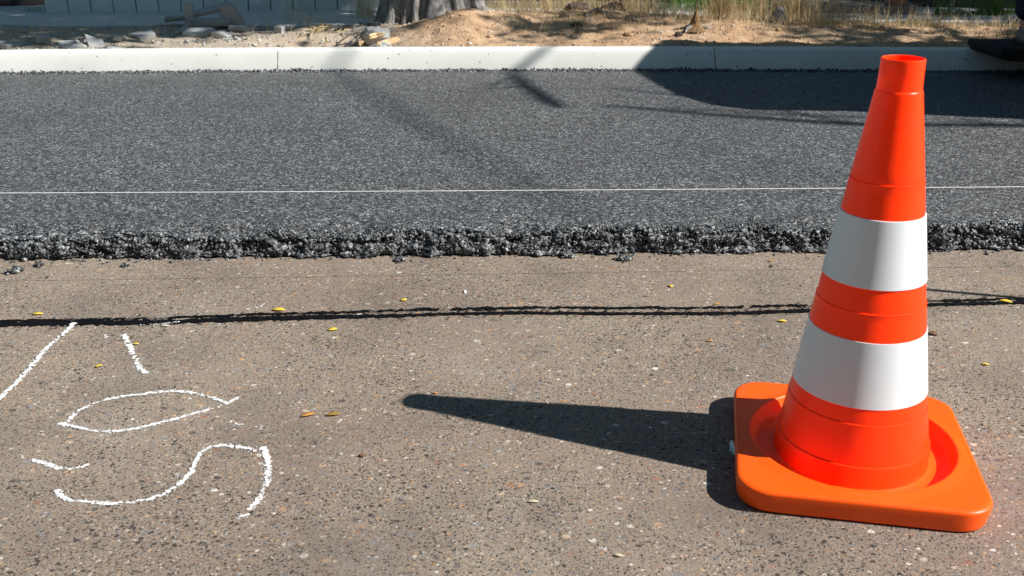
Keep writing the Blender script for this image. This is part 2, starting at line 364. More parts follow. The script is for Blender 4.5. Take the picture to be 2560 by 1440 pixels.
# loose stones sticking out of the broken face
n = 15000
px = NP.uniform(-4.2, 4.2, n); u = NP.uniform(0, 1, n)**.9
py = ey(px)-.012+u*.05-.012*NP.rand(n)+.02*fbm(px*9, u*.28, 31, 2)-.045*fbm(px*26, (u*.05+TH*np.sin(u*math.pi/2)**.8)*32, 3, 3); sl_ = np.clip(fbm(px*5.5, px*0+3, 61, 3)+.08, 0, 1)*.10*np.exp(-((u-1)/.28)**2); pz = np.maximum(TH*np.sin(u*math.pi/2)**.8+NP.uniform(-.003, .002, n)-sl_, .002)
sz = NP.uniform(.0022, .0052, n)*(1+1.1*(NP.rand(n) > .93))
n2 = 2600; px2 = NP.uniform(-4.2, 4.2, n2); u2 = NP.rand(n2)**1.6; py2 = ey(px2)+.035+u2*.10; pz2 = np.full(n2, TH-.001); sz2 = NP.uniform(.002, .0042, n2)*(1.1-.4*u2)
n3 = 550; px3 = NP.uniform(-4.2, 4.2, n3); py3 = ey(px3)-.02-NP.exponential(.009, n3); pz3 = np.full(n3, .002); sz3 = NP.uniform(.002, .006, n3)
P = np.concatenate([np.stack([px, py, pz], 1), np.stack([px2, py2, pz2], 1), np.stack([px3, py3, pz3], 1)]); SZ = np.concatenate([sz, sz2, sz3])
o = link('asphalt_aggregate', stones('asphalt_aggregate', P, SZ, None), M['clump']); prop(o, 'loose black asphalt stones along the broken edge of the new asphalt layer', 'aggregate', kind='stuff')
n = 5200; px = NP.uniform(-5, 4.5, n); yy = YK(px)-.004-NP.exponential(.016, n); hh = .5+fbm(px*5, px*0, 77, 3)
P = np.stack([px, yy, TH+NP.uniform(-.002, .016, n)*np.exp(-(YK(px)-yy)/.03)*hh*1.6], 1)
o = link('asphalt_aggregate', stones('asphalt_aggregate', P, NP.uniform(.003, .009, n), None), M['clump']); prop(o, 'line of black asphalt crumbs heaped against the foot of the white kerb', 'aggregate', kind='stuff')

# ------------------------------------------------------------------ kerb stones
JX = (692, 1792)
jw = [G(j, 150, .13)[0] for j in JX]     # joints surveyed at mid height
step = jw[1]-jw[0]
def kerb_stone(x0, x1, name='kerb_stone'):
    xs = np.linspace(x0+.003, x1-.003, 14); prof = [(0, -.05), (.0, .05), (.062, .150), (.070, .172), (.078, .180), (.090, .182), (.19, .182), (.2, .17), (.2, -.05)]
    b = MB(); vs = [(x, yk(x)+py, pz) for x in xs for py, pz in prof]; k = len(prof)
    fs = [(i*k+j, (i+1)*k+j, (i+1)*k+j+1, i*k+j+1) for i in range(13) for j in range(k-1)]
    b.add(vs, fs+[tuple(range(k)), tuple(range(13*k, 14*k))[::-1]])
    o = b.build(name, M['kerb'], autos=40); return o
kl = {-1: 'long pale concrete kerb stone ending left at the joint left of the tree trunk', 0: 'pale concrete kerb stone in the middle, between the two visible joints', 1: 'pale concrete kerb stone in shadow behind the traffic cone'}
kl[-2] = 'pale concrete kerb stone beyond the left edge of the photo'; kl[2] = 'pale concrete kerb stone beyond the paving machine, right of the photo'
for k in range(-2, 3):
    lab = kl.get(k, None)
    o = kerb_stone(jw[0]+k*step, jw[0]+(k+1)*step)
    prop(o, lab or 'pale concrete kerb stone further along the kerb, outside the photo', 'kerb stone', 'kerb stones in a row')
kerbcore = MB()
for k in range(-2, 4):
    xj = jw[0]+k*step; kerbcore.add([(xj-.02, yk(xj)+.012, -.05), (xj+.02, yk(xj)+.012, -.05), (xj+.02, yk(xj)+.074, .15), (xj-.02, yk(xj)+.074, .15), (xj+.02, yk(xj)+.19, .165), (xj-.02, yk(xj)+.19, .165)], [(0, 1, 2, 3), (3, 2, 4, 5)])
prop(kerbcore.build('mortar_joints', simple('mortar', (.16, .16, .15), .9)), kind='structure')

# ------------------------------------------------------------------ verge terrain
def verge_h(x, y):
    d = y-(YK(x)+.2)
    h = .168+.02*np.clip(d*2, 0, 1)
    h = h+.10*np.exp(-((x-.45)/1.1)**2-((y-6.95)/.42)**2)+.09*np.exp(-((x+.32)/.33)**2-((y-6.72)/.3)**2)+.035*np.exp(-((x-1.9)/.8)**2-((y-6.5)/.25)**2)
    h = h-.07*np.exp(-((x+.95)/.42)**2-((y-6.28)/.2)**2)-.035*(1/(1+np.exp((x+.75)*6)))*np.exp(-((y-6.35)/.28)**2)
    h = h+.045*np.exp(-((x+1.75)/.5)**2-((y-6.38)/.2)**2)
    a = np.clip(d*5, .1, 1)
    return h+(fbm(x*3, y*4, 5, 4)*.06+fbm(x*16, y*16, 8, 3)*.028)*a
def vh(x, y): return float(verge_h(np.array([x]), np.array([y]))[0])
xs = np.arange(-6, 6.01, .022); vv = np.linspace(0, 1, 120)
X, V_ = np.meshgrid(xs, vv, indexing='ij'); Y = YK(X)+.19+V_*(2.3)
Z = verge_h(X, Y); Z[:, 0] -= .02
me = npmesh('verge', np.stack([X, Y, Z], -1).reshape(-1, 3), grid_faces(len(xs), len(vv)))
prop(link('verge_ground', me, M['soil'], smooth=True), kind='structure')
for sx in (-1, 1):
    b = MB(); x0, x1 = (-40, -5.98) if sx < 0 else (5.98, 40)
    b.add([(x0, yk(x0)+.19, .16), (x1, yk(x1)+.19, .16), (x1, 60, .16), (x0, 60, .16)], [(0, 1, 2, 3)]); prop(b.build('verge_ground', M['soil']), kind='structure')
prop(quadsheet('verge_ground', [(-6.1, 7.9), (6.1, 7.9), (6.1, 60), (-6.1, 60)], M['soil'], .15), kind='structure')
# pebbles and crumbs of soil
n = 3000; px = NP.uniform(-5, 5, n); py = YK(px)+.22+NP.rand(n)**1.3*1.5; pz = verge_h(px, py)
o = link('soil_crumbs', stones('soil_crumbs', np.stack([px, py, pz+.002], 1), NP.uniform(.003, .009, n)*(1+1.4*(NP.rand(n) > .96)), None), M['soil'])
prop(o, 'small clods and pebbles scattered over the brown soil verge', 'soil', kind='stuff')
n = 220; px = NP.uniform(-4, 4, n); py = YK(px)+.22+NP.rand(n)*1.1; pz = verge_h(px, py)
o = link('pale_pebbles', stones('pale_pebbles', np.stack([px, py, pz+.003], 1), NP.uniform(.004, .012, n), None), M['stonew'])
prop(o, 'pale pebbles and wood chips strewn on the soil verge', 'pebbles', kind='stuff')

# pavement behind the verge, ragged front edge
def yp(x): return 7.02-.075*(x+2)+(.25 if x > .3 else 0)
b = MB(); xs = [-8+.12*i for i in range(int(16/.12))]; fr = [(x, yp(x)+.12*float(fbm(np.array([x*2.2]), np.array([0.]), 55, 4)[0])*1.6) for x in xs]
vs = []; 
for (x, y) in fr: vs += [(x, y, .10), (x, y-.01, .205), (x, y+.015, .213), (x, 9.6, .213)]
b.add(vs, [(4*i+j, 4*i+4+j, 4*i+5+j, 4*i+1+j) for i in range(len(fr)-1) for j in range(3)])
prop(b.build('pavement', M['pave']), kind='structure')

# ------------------------------------------------------------------ background walls
def along(A, B):
    A = Vector(A); B = Vector(B); d = (B-A); L = d.length; rz = math.atan2(d.y, d.x); return L, rz
A = G(116, 35, .21); B = G(1010, 24, .21)
L, rz = along(A, B)
fence = empty('concrete_fence', (A[0], A[1], .21), rz); prop(fence, 'pale grey-green panelled fence wall standing behind the pavement at the left', 'fence')
npan = 16; pw = L/npan
for i in range(npan+3):
    pb = MB(); t_ = rnd.uniform(-.004, .004); pb.box((pw*(i+.5), .03+t_, .75), (pw-.008, .06, 1.5)); pb.build('panel', M['panel'], fence, bevel=.004)
pb = MB(); pb.box((pw*(npan+3)/2, .075, .74), (pw*(npan+3), .02, 1.46)); pb.build('backing', M['steel'], fence)
pb = MB(); pb.box((pw*(npan+3)/2, .03, 1.53), (pw*(npan+3)+.04, .12, .055)); pb.build('cap_rail', M['panel'], fence, bevel=.006)
# handmade dark scrawls near the top of the frame
for k, (cx, cz, pts) in enumerate([(6.75, .17, [(-.03, .05), (.0, .02), (.035, -.02), (.04, -.06)]), (9.1, .15, [(-.03, .04), (.01, .0), (.05, .03)]), (12.9, .12, [(-.05, .06), (-.06, .0), (0, -.02), (.06, -.01), (.12, .02)])]):
    s_ = MB(); s_.tube([(cx*pw+a, -.003, cz+c) for a, c in pts], .006, 6); s_.build('scrawl', M['tar'], fence)
# brick wall further right
A2 = G(1205, 22, .21); B2 = G(1632, 26, .21); L2, rz2 = along(A2, B2)
bw = empty('brick_wall', (A2[0], A2[1]+.1, .18), rz2); prop(bw, 'dark red brick wall behind the dry grass, right of the tree trunk', 'wall')
pb = MB(); pb.box((L2/2, .12, .8), (L2, .24, 1.6)); pb.build('wall', M['brick'], bw)
pb = MB(); pb.box((L2/2, .10, .04), (L2+.02, .30, .08)); pb.build('plinth', M['plinth'], bw)
A3 = G(1930, 32, .21); B3 = G(2290, 38, .21); L3, rz3 = along(A3, B3)
pl = empty('low_plinth', (A3[0], A3[1], .18), rz3); prop(pl, 'low weathered concrete plinth with a broken pinkish corner, at the back right', 'plinth')
pb = MB(); pb.box((L3/2, .2, .045), (L3, .4, .09)); pb.build('plinth_block', M['plinth'], pl, bevel=.008)
pb = MB(); pb.box((L3-.13, .19, .115), (.09, .34, .05), Matrix.Rotation(.1, 3, 'Z')); pb.build('broken_brick', simple('pink_brick', (.45, .22, .15), .9), pl, bevel=.006)
A4 = G(1640, 10, .21); B4 = G(2640, 28, .21); L4, rz4 = along(A4, B4)
dw = empty('dark_wall', (A4[0], A4[1]+.12, .18), rz4); prop(dw, 'dark grey rendered wall along the back of the pavement at the right', 'wall')
pb = MB(); pb.box((L4/2+.6, .1, .7), (L4+1.2, .2, 1.4)); pb.build('wall', simple('dark_render', (.07, .07, .068), .9, .4, 6, .004, 20), dw)
for i in range(5):
    pb = MB(); pb.box((.4+i*.95, -.012, .7), (.03, .03, 1.38)); pb.build('pilaster', M['plinth'], dw)
A5 = G(-260, 30, .21); B5 = G(112, 24, .21); L5, rz5 = along(A5, B5)
lw = empty('brick_wall', (A5[0], A5[1]+.35, .18), rz5); prop(lw, 'shaded dark red brick wall beyond the left end of the panelled fence', 'wall')
pb = MB(); pb.box((L5/2, .1, .8), (L5, .2, 1.6)); pb.build('wall', M['brick'], lw)
pb = MB(); pb.box((L5*.80, -.004, .5), (.36, .02, 1.0)); pb.build('doorway', M['steel'], lw)
# ------------------------------------------------------------------ trees
def crown(blobs, n, size, seed, flat=1.0):
    rs = np.random.RandomState(seed); out = []
    wts = np.array([q[3]**2+.12 for q in blobs]); wts = wts/wts.sum()
    # branch-end clusters inside every blob, leaves round each cluster
    for (cx, cy, cz, r, rzv), wt in zip(blobs, wts):
        m_ = int(n*wt); nc = max(6, m_//60)
        d = rs.normal(size=(nc, 3)); d /= np.linalg.norm(d, axis=1)[:, None]; rr = rs.uniform(.35, 1.05, (nc, 1))**.7
        cl = d*rr*np.array([r, r, rzv])+np.array([cx, cy, cz])
        which = rs.randint(0, nc, m_); out.append(cl[which]+rs.normal(scale=.16, size=(m_, 3)))
    Pp = np.concatenate(out); m_ = len(Pp)
    a = rs.normal(size=(m_, 3)); a /= np.linalg.norm(a, axis=1)[:, None]; b_ = np.cross(a, rs.normal(size=(m_, 3))); b_ /= np.linalg.norm(b_, axis=1)[:, None]
    sz = rs.uniform(.6, 1.2, (m_, 1))*size
    V = np.stack([Pp-a*sz, Pp+b_*sz*.5, Pp+a*sz, Pp-b_*sz*.5], 1).reshape(-1, 3)
    return npmesh('crown', V, np.arange(4*m_).reshape(-1, 4))
# the big trunk behind the kerb
tb = (-.56, 7.12, .14)
tree = empty('tree', tb); prop(tree, 'big tree with thick furrowed grey trunk rooted in the soil mound behind the kerb', 'tree')
rings = 60; seg = 96; V = np.zeros((rings, seg, 3))
for i in range(rings):
    t_ = i/(rings-1); z = -.05+4.2*t_**1.6; rr = .30+.16*math.exp(-max(z, 0)/.16)-.03*z
    for k in range(seg):
        a = 2*math.pi*k/seg; lobes = .05*math.exp(-max(z, 0)/.35)*math.cos(5*a+.6)+.02*math.cos(3*a+z)
        nz = noise.fractal(Vector((math.cos(a)*5, math.sin(a)*5, z*1.3)), .9, 2, 4)*.030
        fur = -abs(noise.noise(Vector((math.cos(a)*9, math.sin(a)*9, z*2.1+4))))*.05
        q = rr+lobes+nz+fur; V[i, k] = (q*math.cos(a)+.12*max(z-1, 0), q*math.sin(a), z)
Fq = np.array([(i*seg+k, i*seg+(k+1) % seg, (i+1)*seg+(k+1) % seg, (i+1)*seg+k) for i in range(rings-1) for k in range(seg)])
link('trunk', npmesh('trunk', V.reshape(-1, 3), Fq), M['bark'], tree, smooth=True)
def limb(b, pts, r0, r1): b.tube(pts, list(np.linspace(r0, r1, len(pts))), 9)
for pts, r0 in (([(.35, 0, 3.8), (1.0, .1, 4.4), (1.9, .2, 4.8), (3.0, .2, 5.0)], .17), ([(.35, 0, 3.9), (.2, .5, 4.8), (-.2, .9, 5.7)], .14), ([(.35, 0, 3.7), (.9, .7, 4.3), (1.6, 1.5, 4.9)], .12)):
    b = MB(); limb(b, pts, r0, .04); b.build('limb', M['bark'], tree)
def blob(x, y, z, r, rz, o): return (x-o[0], y-o[1], z-o[2], r, rz)
cm = crown([blob(.6, 5.4, 4.4, .36, .15, tb), blob(1.5, 5.35, 4.4, .36, .15, tb), blob(2.3, 5.4, 4.4, .34, .15, tb), blob(.75, 6.25, 4.3, .65, .35, tb), blob(1.6, 6.2, 4.4, .8, .4, tb), blob(2.5, 6.25, 4.4, .8, .4, tb), blob(3.4, 6.2, 4.5, .8, .4, tb),
            ], 7500, .075, 4)
link('crown', cm, M['fol'], tree)
# tree out of the frame on the right, whose crown shades the right of the verge
t2 = empty('tree', (7.0, 7.7, .15)); prop(t2, 'slender tree right of the photo whose branch shadows fall on the new asphalt', 'tree')
b = MB(); limb(b, [(0, 0, -.1), (.05, 0, 1.2), (-.05, .1, 2.6), (.1, 0, 4.2), (0, 0, 5.2)], .17, .06); b.build('trunk', M['bark'], t2, smooth=True)
def lift(sx, sy, z, base=.07): # point at height z whose shadow falls at (sx, sy) on the asphalt
    k = z-base; return (sx+1.121*k-7.0, sy-.331*k-7.7, z-.15)
b = MB(); b.tube([(0, 0, 4.6), lift(.9, 7.8, 6.4), lift(.35, 7.2, 6.6), lift(.25, 6.5, 6.8), lift(.1, 6.0, 6.2), lift(0.01, 5.70, 5.2), lift(.08, 5.30, 4.7), lift(.19, 4.85, 4.6), lift(.24, 4.68, 4.5)], [.06, .04, .026, .02, .02, .028, .036, .036, .026], 9)
limb(b, [lift(.02, 5.66, 3.55), lift(-.1, 5.3, 3.5), lift(-.12, 5.1, 3.5)], .010, .005)
limb(b, [lift(.08, 5.30, 3.5), lift(-.06, 5.2, 3.5)], .016, .006)
for i_ in range(9):
    q0 = lift(.05+.02*i_, 5.6-.1*i_, 3.5); limb(b, [q0, (q0[0]+rnd.uniform(-.15, .15), q0[1]+rnd.uniform(-.2, .05), q0[2]+rnd.uniform(-.1, .15))], .006, .003)
b.build('limb', M['bark'], t2)
b = MB(); b.tube([(0, 0, 4.6), (1.5, -1.5, 6.5), lift(-1.25, 6.3, 9.5), lift(-.85, 5.4, 10.2), lift(-.45, 4.4, 10.8), lift(.0, 3.45, 11.0), lift(.25, 2.9, 11.1)], [.06, .03, .022, .018, .018, .015, .01], 8)
b.build('high_limb', M['bark'], t2)
b = MB(); limb(b, [(0, 0, 3.9), lift(2.8, 5.0, 5.2), lift(2.3, 4.2, 5.4), lift(1.5, 4.26, 5.6), lift(.95, 4.48, 5.7), lift(.45, 4.74, 5.7)], .06, .02)
limb(b, [lift(1.5, 4.3, 5.6), lift(1.1, 4.8, 5.4), lift(.55, 5.2, 5.2)], .02, .012)
for i_ in range(14):
    q0 = lift(2.2-.12*i_, 4.22+.035*i_, 5.6); limb(b, [q0, (q0[0]-rnd.uniform(.0, .3), q0[1]+rnd.uniform(-.1, .16), q0[2]+rnd.uniform(-.1, .15))], .014, .006)
b.build('limb', M['bark'], t2)
o2 = (7.0, 7.7, .15)
link('crown', crown([blob(6.9, 4.9, 4.3, .42, .2, o2), blob(7.7, 4.8, 4.3, .45, .2, o2), blob(8.6, 4.8, 4.4, .5, .2, o2), blob(9.4, 4.8, 4.4, .5, .2, o2), blob(5.2, 5.15, 4.55, .2, .1, o2), blob(5.75, 5.4, 4.55, .16, .1, o2), blob(6.9, 5.7, 4.4, .3, .2, o2), blob(8.0, 5.7, 4.4, .4, .2, o2), blob(9.2, 5.7, 4.4, .5, .2, o2),
                     blob(7.2, 6.4, 4.5, .8, .4, o2), blob(8.4, 6.4, 4.5, .9, .4, o2), blob(9.6, 6.4, 4.5, .9, .4, o2)], 7000, .07, 9), M['fol'], t2)

# ------------------------------------------------------------------ traffic cone
CX, CY = .6365, 1.5995
cone = empty('traffic_cone', (CX, CY, .002), -.2035); prop(cone, 'orange traffic cone with two white bands standing on the old road', 'traffic cone')
N = 192; HS = .2140; RC = .058
def rsq(a, hs, rc):
    c, s = abs(math.cos(a)), abs(math.sin(a))
    # ray against rounded square
    t_ = hs/max(c, s); x, y = t_*c, t_*s; q = hs-rc
    if x > q and y > q:
        bq = c*q+s*q; cc = 2*q*q-rc*rc; t_ = bq+math.sqrt(max(bq*bq-cc, 0))
    return t_
rings = [('s', HS-.008, .0), ('s', HS-.0052, .002), ('s', HS-.0046, .005), ('s', HS-.0044, .007), ('s', HS-.0006, .036), ('s', HS-.0008, .0385), ('s', HS-.0022, .0412), ('s', HS-.0045, .0431), ('s', HS-.0075, .0439), ('s', HS-.0105, .0440), ('m', .5, .0441), ('c', .2075, .0443), ('c', .2045, .0446), ('c', .190, .0478), ('c', .1865, .0482), ('c', .1845, .0472), ('c', .1825, .0440), ('c', .178, .0235), ('c', .175, .0208), ('c', .170, .0200), ('c', .150, .0198), ('c', .143, .0200), ('c', .1395, .0215)]
vs = []
for kind, p_, z in rings:
    for k in range(N):
        a = 2*math.pi*k/N
        r_ = p_ if kind == 'c' else (rsq(a, p_, RC) if kind == 's' else .5*(rsq(a, HS-.012, RC)+.2075))
        if kind == 'c' and r_ > .19: r_ = min(r_, rsq(a, HS-.0135+(.2075-r_)*-1*.0-(.2075-r_)*.3, RC))
        vs.append((r_*math.cos(a), r_*math.sin(a), z))
b = MB(); b.add(vs, [(i*N+k, i*N+(k+1) % N, (i+1)*N+(k+1) % N, (i+1)*N+k) for i in range(len(rings)-1) for k in range(N)])
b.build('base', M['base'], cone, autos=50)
def rad(z):   # cone taper between the fitted circles
    zs_ = [.02, .0634, .168, .2862, .3776, .4938, .5508, .698]; rs_ = [.1375, .1335, .1173, .1000, .0869, .0696, .0615, .0388]
    return float(np.interp(z, zs_, rs_))
pr = [(.1395, .0215), (.1382, .024), (.1372, .0615), (.1366, .0628), (.1343, .0634)]
for z in np.linspace(.068, .136, 8): pr.append((rad(z)+.0006, z))
pr += [(rad(.1385)+.0008, .1385), (rad(.139)-.0009, .1391)]
for z in np.linspace(.145, .333, 16): pr.append((rad(z)-.0004, z))
pr += [(rad(.335)+.0002, .335), (rad(.3355)-.0016, .3356)]
for z in np.linspace(.34, .549, 16): pr.append((rad(z)-.0012, z))
pr += [(rad(.551)-.0006, .551), (rad(.5515)-.0024, .5516)]
for z in np.linspace(.556, .692, 12): pr.append((rad(z)-.0014, z))
pr += [(.0378, .6965), (.0370, .6985), (.0360, .6995), (.0357, .702), (.0350, .72), (.0345, .742), (.0346, .7475), (.0340, .7495), (.0330, .7500), (.0320, .7490), (.0318, .745), (.0320, .725)]
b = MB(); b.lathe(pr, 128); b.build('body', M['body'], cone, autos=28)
for z0, z1 in ((.168, .2862), (.3776, .4938)):
    b = MB(); b.lathe([(rad(z0)-.0014, z0), (rad(z0)+.0008, z0+.0006)]+[(rad(z)+.0008, z) for z in np.linspace(z0+.004, z1-.004, 8)]+[(rad(z1)+.0008, z1-.0006), (rad(z1)-.0014, z1)], 128)
    o = b.build('reflective_band', M['white'], cone, autos=50)

# ------------------------------------------------------------------ string line and its pins
SL = Vector((-1.349, 2.484, .290)); SR = Vector((1.386, 2.545, .267)); d = (SR-SL)/(SR.x-SL.x)
EL_ = SL+d*(-2.6-SL.x); ER_ = SL+d*(1.98-SL.x)
b = MB(); pts = []
for i in range(81):
    t_ = i/80; p = EL_.lerp(ER_, t_); p.z -= .004*math.sin(math.pi*t_); pts.append(p)
b.tube(pts, .0011, 6); s_ = b.build('string_line', M['string'], smooth=True); prop(s_, 'thin white taut string stretched above the new asphalt edge, behind the cone', 'string')
def pin(p, h, lab):
    t = empty('survey_pin', (p[0], p[1], 0)); prop(t, lab, 'pin')
    q = MB(); q.tube([(0, 0, -.02), (0, 0, h)], .009, 10); q.build('shaft', M['metal'], t, smooth=True)
    q = MB(); q.tube([(0, 0, h), (0, 0, h+.02)], .014, 10); q.build('head', M['metal'], t)
    return t
pin((1.98, 2.215), .87, 'rusty steel survey pin on the old road right of the photo'); 
pin((ER_.x, ER_.y), .32, 'short rusty pin holding the right end of the string'); pin((EL_.x, EL_.y), .32, 'short rusty pin holding the left end of the string')

# ------------------------------------------------------------------ bitumen seam
def ribbon(name, pxpts, hw, z, gaps=None, seed=1, lab=None, rag=.6):
    W = [Vector(G(*p)) for p in pxpts]; Ls = [0]
    for a, c in zip(W, W[1:]): Ls.append(Ls[-1]+(c-a).length)
    n = int(Ls[-1]/.004); s = np.linspace(0, Ls[-1], n)
    x = np.interp(s, Ls, [q.x for q in W]); y = np.interp(s, Ls, [q.y for q in W]); h0 = np.interp(s, Ls, hw)
    zz = np.zeros(n)
    up = h0*(1+rag*2.6*fbm(s*80, zz, seed, 3)+rag*1.2*fbm(s*8, zz, seed+5, 3)); dn = h0*(1+rag*2.6*fbm(s*80, zz+9, seed+3, 3)+rag*1.2*fbm(s*8, zz+5, seed+9, 3))
    y = y+.004*fbm(s*6, zz, seed+20, 3)*2
    keep = np.ones(n, bool) if gaps is None else (fbm(s*14, zz+3, seed+40, 4) > gaps)
    V = []; Fc = []
    for i in range(n):
        V += [(x[i], y[i]-max(dn[i], .0004), z), (x[i], y[i]+max(up[i], .0004), z)]
        if i and keep[i] and keep[i-1]: Fc.append((2*i-2, 2*i, 2*i+1, 2*i-1))
    b = MB(); b.add(V, Fc); return b
bs = empty('bitumen_seam', G(1280, 784)); prop(bs, 'black ragged bitumen line sealing a crack right across the old road', 'bitumen line')
loc0 = Vector(G(1280, 784))
def local(b, L0=loc0): b.v = [(v[0]-L0.x, v[1]-L0.y, v[2]) for v in b.v]; return b
main = [(-500, 824), (0, 813), (350, 807), (730, 796), (890, 793), (1100, 787), (1300, 783), (1600, 787), (1850, 784), (2000, 779), (2330, 765), (2560, 757), (3100, 745)]
b = ribbon('m', main, [.014, .014, .0145, .013, .0095, .0085, .0075, .0075, .008, .0095, .0075, .0085, .009], .003, seed=2, rag=.45); local(b).build('main_line', M['tar'], bs)
sec = [(-500, 815), (0, 804), (350, 799), (730, 786), (890, 781), (1100, 775), (1300, 771), (1600, 772), (1850, 770), (2000, 766), (2330, 754), (2560, 750), (3100, 738)]
b = ribbon('s', sec, [.004, .0042, .0042, .005, .006, .0065, .0065, .005, .0055, .005, .0045, .006, .006], .0035, gaps=-.27, seed=6, rag=1.0); local(b).build('thin_line', M['tar'], bs)
b = MB(); rs = random.Random(5)
for i in range(1500):
    px_ = rs.uniform(-200, 2750); k = rs.choice((0, 0, 1)); py_ = np.interp(px_, [q[0] for q in main], [q[1] for q in main])-(5 if k else 0)+rs.gauss(0, 7 if not k else 6)
    c = Vector(G(px_, py_))-loc0; r_ = rs.uniform(.0008, .0035); m_ = 6; z_ = .004+rs.uniform(0, .0008)
    b.add([(c.x+r_*1.6*math.cos(6.28*j/m_+1)*rs.uniform(.6, 1.2), c.y+r_*math.sin(6.28*j/m_+1)*rs.uniform(.6, 1.2), z_) for j in range(m_)], [tuple(range(m_))])
o = b.build('spatter', M['tar'], bs); o['kind'] = 'stuff'

# ------------------------------------------------------------------ white marks sprayed on the old road
def mark(paths, label, seed, width=14, dens=1.0, zb=.0012):
    rs = random.Random(seed); L0 = Vector(G(*paths[0][0][:2])); b = MB()
    for path in paths:
        wd = path[-1] if isinstance(path[-1], (int, float)) else width; pts = [p for p in path if not isinstance(p, (int, float))]
        W = [Vector(G(*p)) for p in pts]
        hw = 1.08*wd/2*(W[0].y**2+CH**2)**.5/F
        # catmull-rom
        D = []
        for i in range(len(W)-1):
            p0, p1, p2, p3 = W[max(i-1, 0)], W[i], W[i+1], W[min(i+2, len(W)-1)]
            m_ = max(2, int((p2-p1).length/.003))
            for j in range(m_):
                t_ = j/m_; D.append(.5*((2*p1)+(p2-p0)*t_+(2*p0-5*p1+4*p2-p3)*t_*t_+(3*p1-p0-3*p2+p3)*t_**3))
        for i, c in enumerate(D):
            td = (D[min(i+1, len(D)-1)]-D[max(i-1, 0)]).normalized(); nd = Vector((-td.y, td.x, 0))
            gapn = noise.noise(Vector((i*.05, seed, 0)))
            for q in range(3 if gapn > -.22 else 1):
                if rs.random() > dens*.8: continue
                off = rs.gauss(0, .45)*hw; r_ = rs.uniform(.2, .62)*hw*(1 if abs(off) < hw*.7 else .55)*(1+.4*gapn)
                cc = c+nd*off-L0; m_ = 7; z_ = zb+rs.uniform(0, .0008); ph = rs.uniform(0, 6)
                b.add([(cc.x+r_*1.25*math.cos(6.283*j/m_+ph)*rs.uniform(.65, 1.25), cc.y+r_*1.25*math.sin(6.283*j/m_+ph)*rs.uniform(.65, 1.25), z_) for j in range(m_)], [tuple(range(m_))])
        for i in range(int(len(D)*.5)):   # overspray flecks
            c = D[rs.randrange(len(D))]-L0; r_ = rs.uniform(.0005, .0016)
            c = c+Vector((rs.gauss(0, hw*1.6), rs.gauss(0, hw*1.6), 0))
            b.add([(c.x+r_*math.cos(6.283*j/5), c.y+r_*math.sin(6.283*j/5), zb+rs.uniform(0, .0008)) for j in range(5)], [tuple(range(5))])
    o = b.build('paint_mark', M['chalk'], loc=(L0.x, L0.y, 0)); prop(o, label, 'road marking', 'white spray marks on the old road'); return o
mark([[(185, 812), (160, 838), (120, 872), (92, 905), (62, 938), (38, 965), (0, 1000), (-40, 1040), (-90, 1080)]], 'long slanting white spray line running from the black seam off the left edge', 1, 12, 1, .0045)
mark([[(310, 838), (325, 868), (338, 895), (350, 918), (358, 931), (371, 930)]], 'short straight white spray stroke with a small foot, beside a yellow leaf', 2, 13)
mark([[(160, 1064), (176, 1048), (195, 1030), (235, 1010), (290, 995), (340, 988), (400, 981), (450, 980), (500, 987), (545, 1000), (568, 1010)], [(150, 1060), (190, 1068), (235, 1078), (300, 1078), (360, 1068), (420, 1053), (470, 1040), (530, 1022), (560, 1014), (598, 993)]], 'closed white spray outline shaped like a slim leaf or eye', 3, 12)
mark([[(83, 1151), (120, 1163), (150, 1172), (190, 1171), (225, 1161)]], 'short thick curved white spray dash at the left, below the eye-shaped outline', 4, 13, 1.3)
mark([[(142, 1228), (165, 1248), (200, 1253), (240, 1258), (290, 1260), (340, 1257), (380, 1247), (420, 1230), (455, 1206), (478, 1180), (492, 1150), (512, 1126), (550, 1115), (600, 1119), (650, 1128)], [(658, 1120), (668, 1150), (670, 1190), (664, 1215), (648, 1245), (635, 1262), (622, 1276), 15]], 'long wavy white spray line that rises to the right and hooks down again', 5, 14)
mark([[(620, 1287), (593, 1298)]], 'tiny detached white dash just under the hooked end of the wavy line', 15, 11)
mark([[(575, 1055), (600, 1063), (612, 1058)]], 'faint white spray speckle just right of the eye-shaped outline', 6, 8, .35)
mark([[(640, 1068), (655, 1062), (650, 1075)]], 'faintest small white speckle above the top of the wavy line', 7, 9, .3)
mark([[(262, 838), (268, 848), (262, 855)]], 'faint white smudge between the long slanting line and the short stroke', 8, 9, .35)
mark([[(618, 775), (650, 768), (665, 757)]], 'faint white smear on the old road above the seam, left of a yellow leaf', 9, 7, .35)
mark([[(350, 816), (400, 814), (450, 808)]], 'thin broken white smear lying along the black seam', 10, 6, .5, .0045)
mark([[(52, 1142), (64, 1147)]], 'tiny faint white smudge left of the thick curved dash', 11, 8, .3)

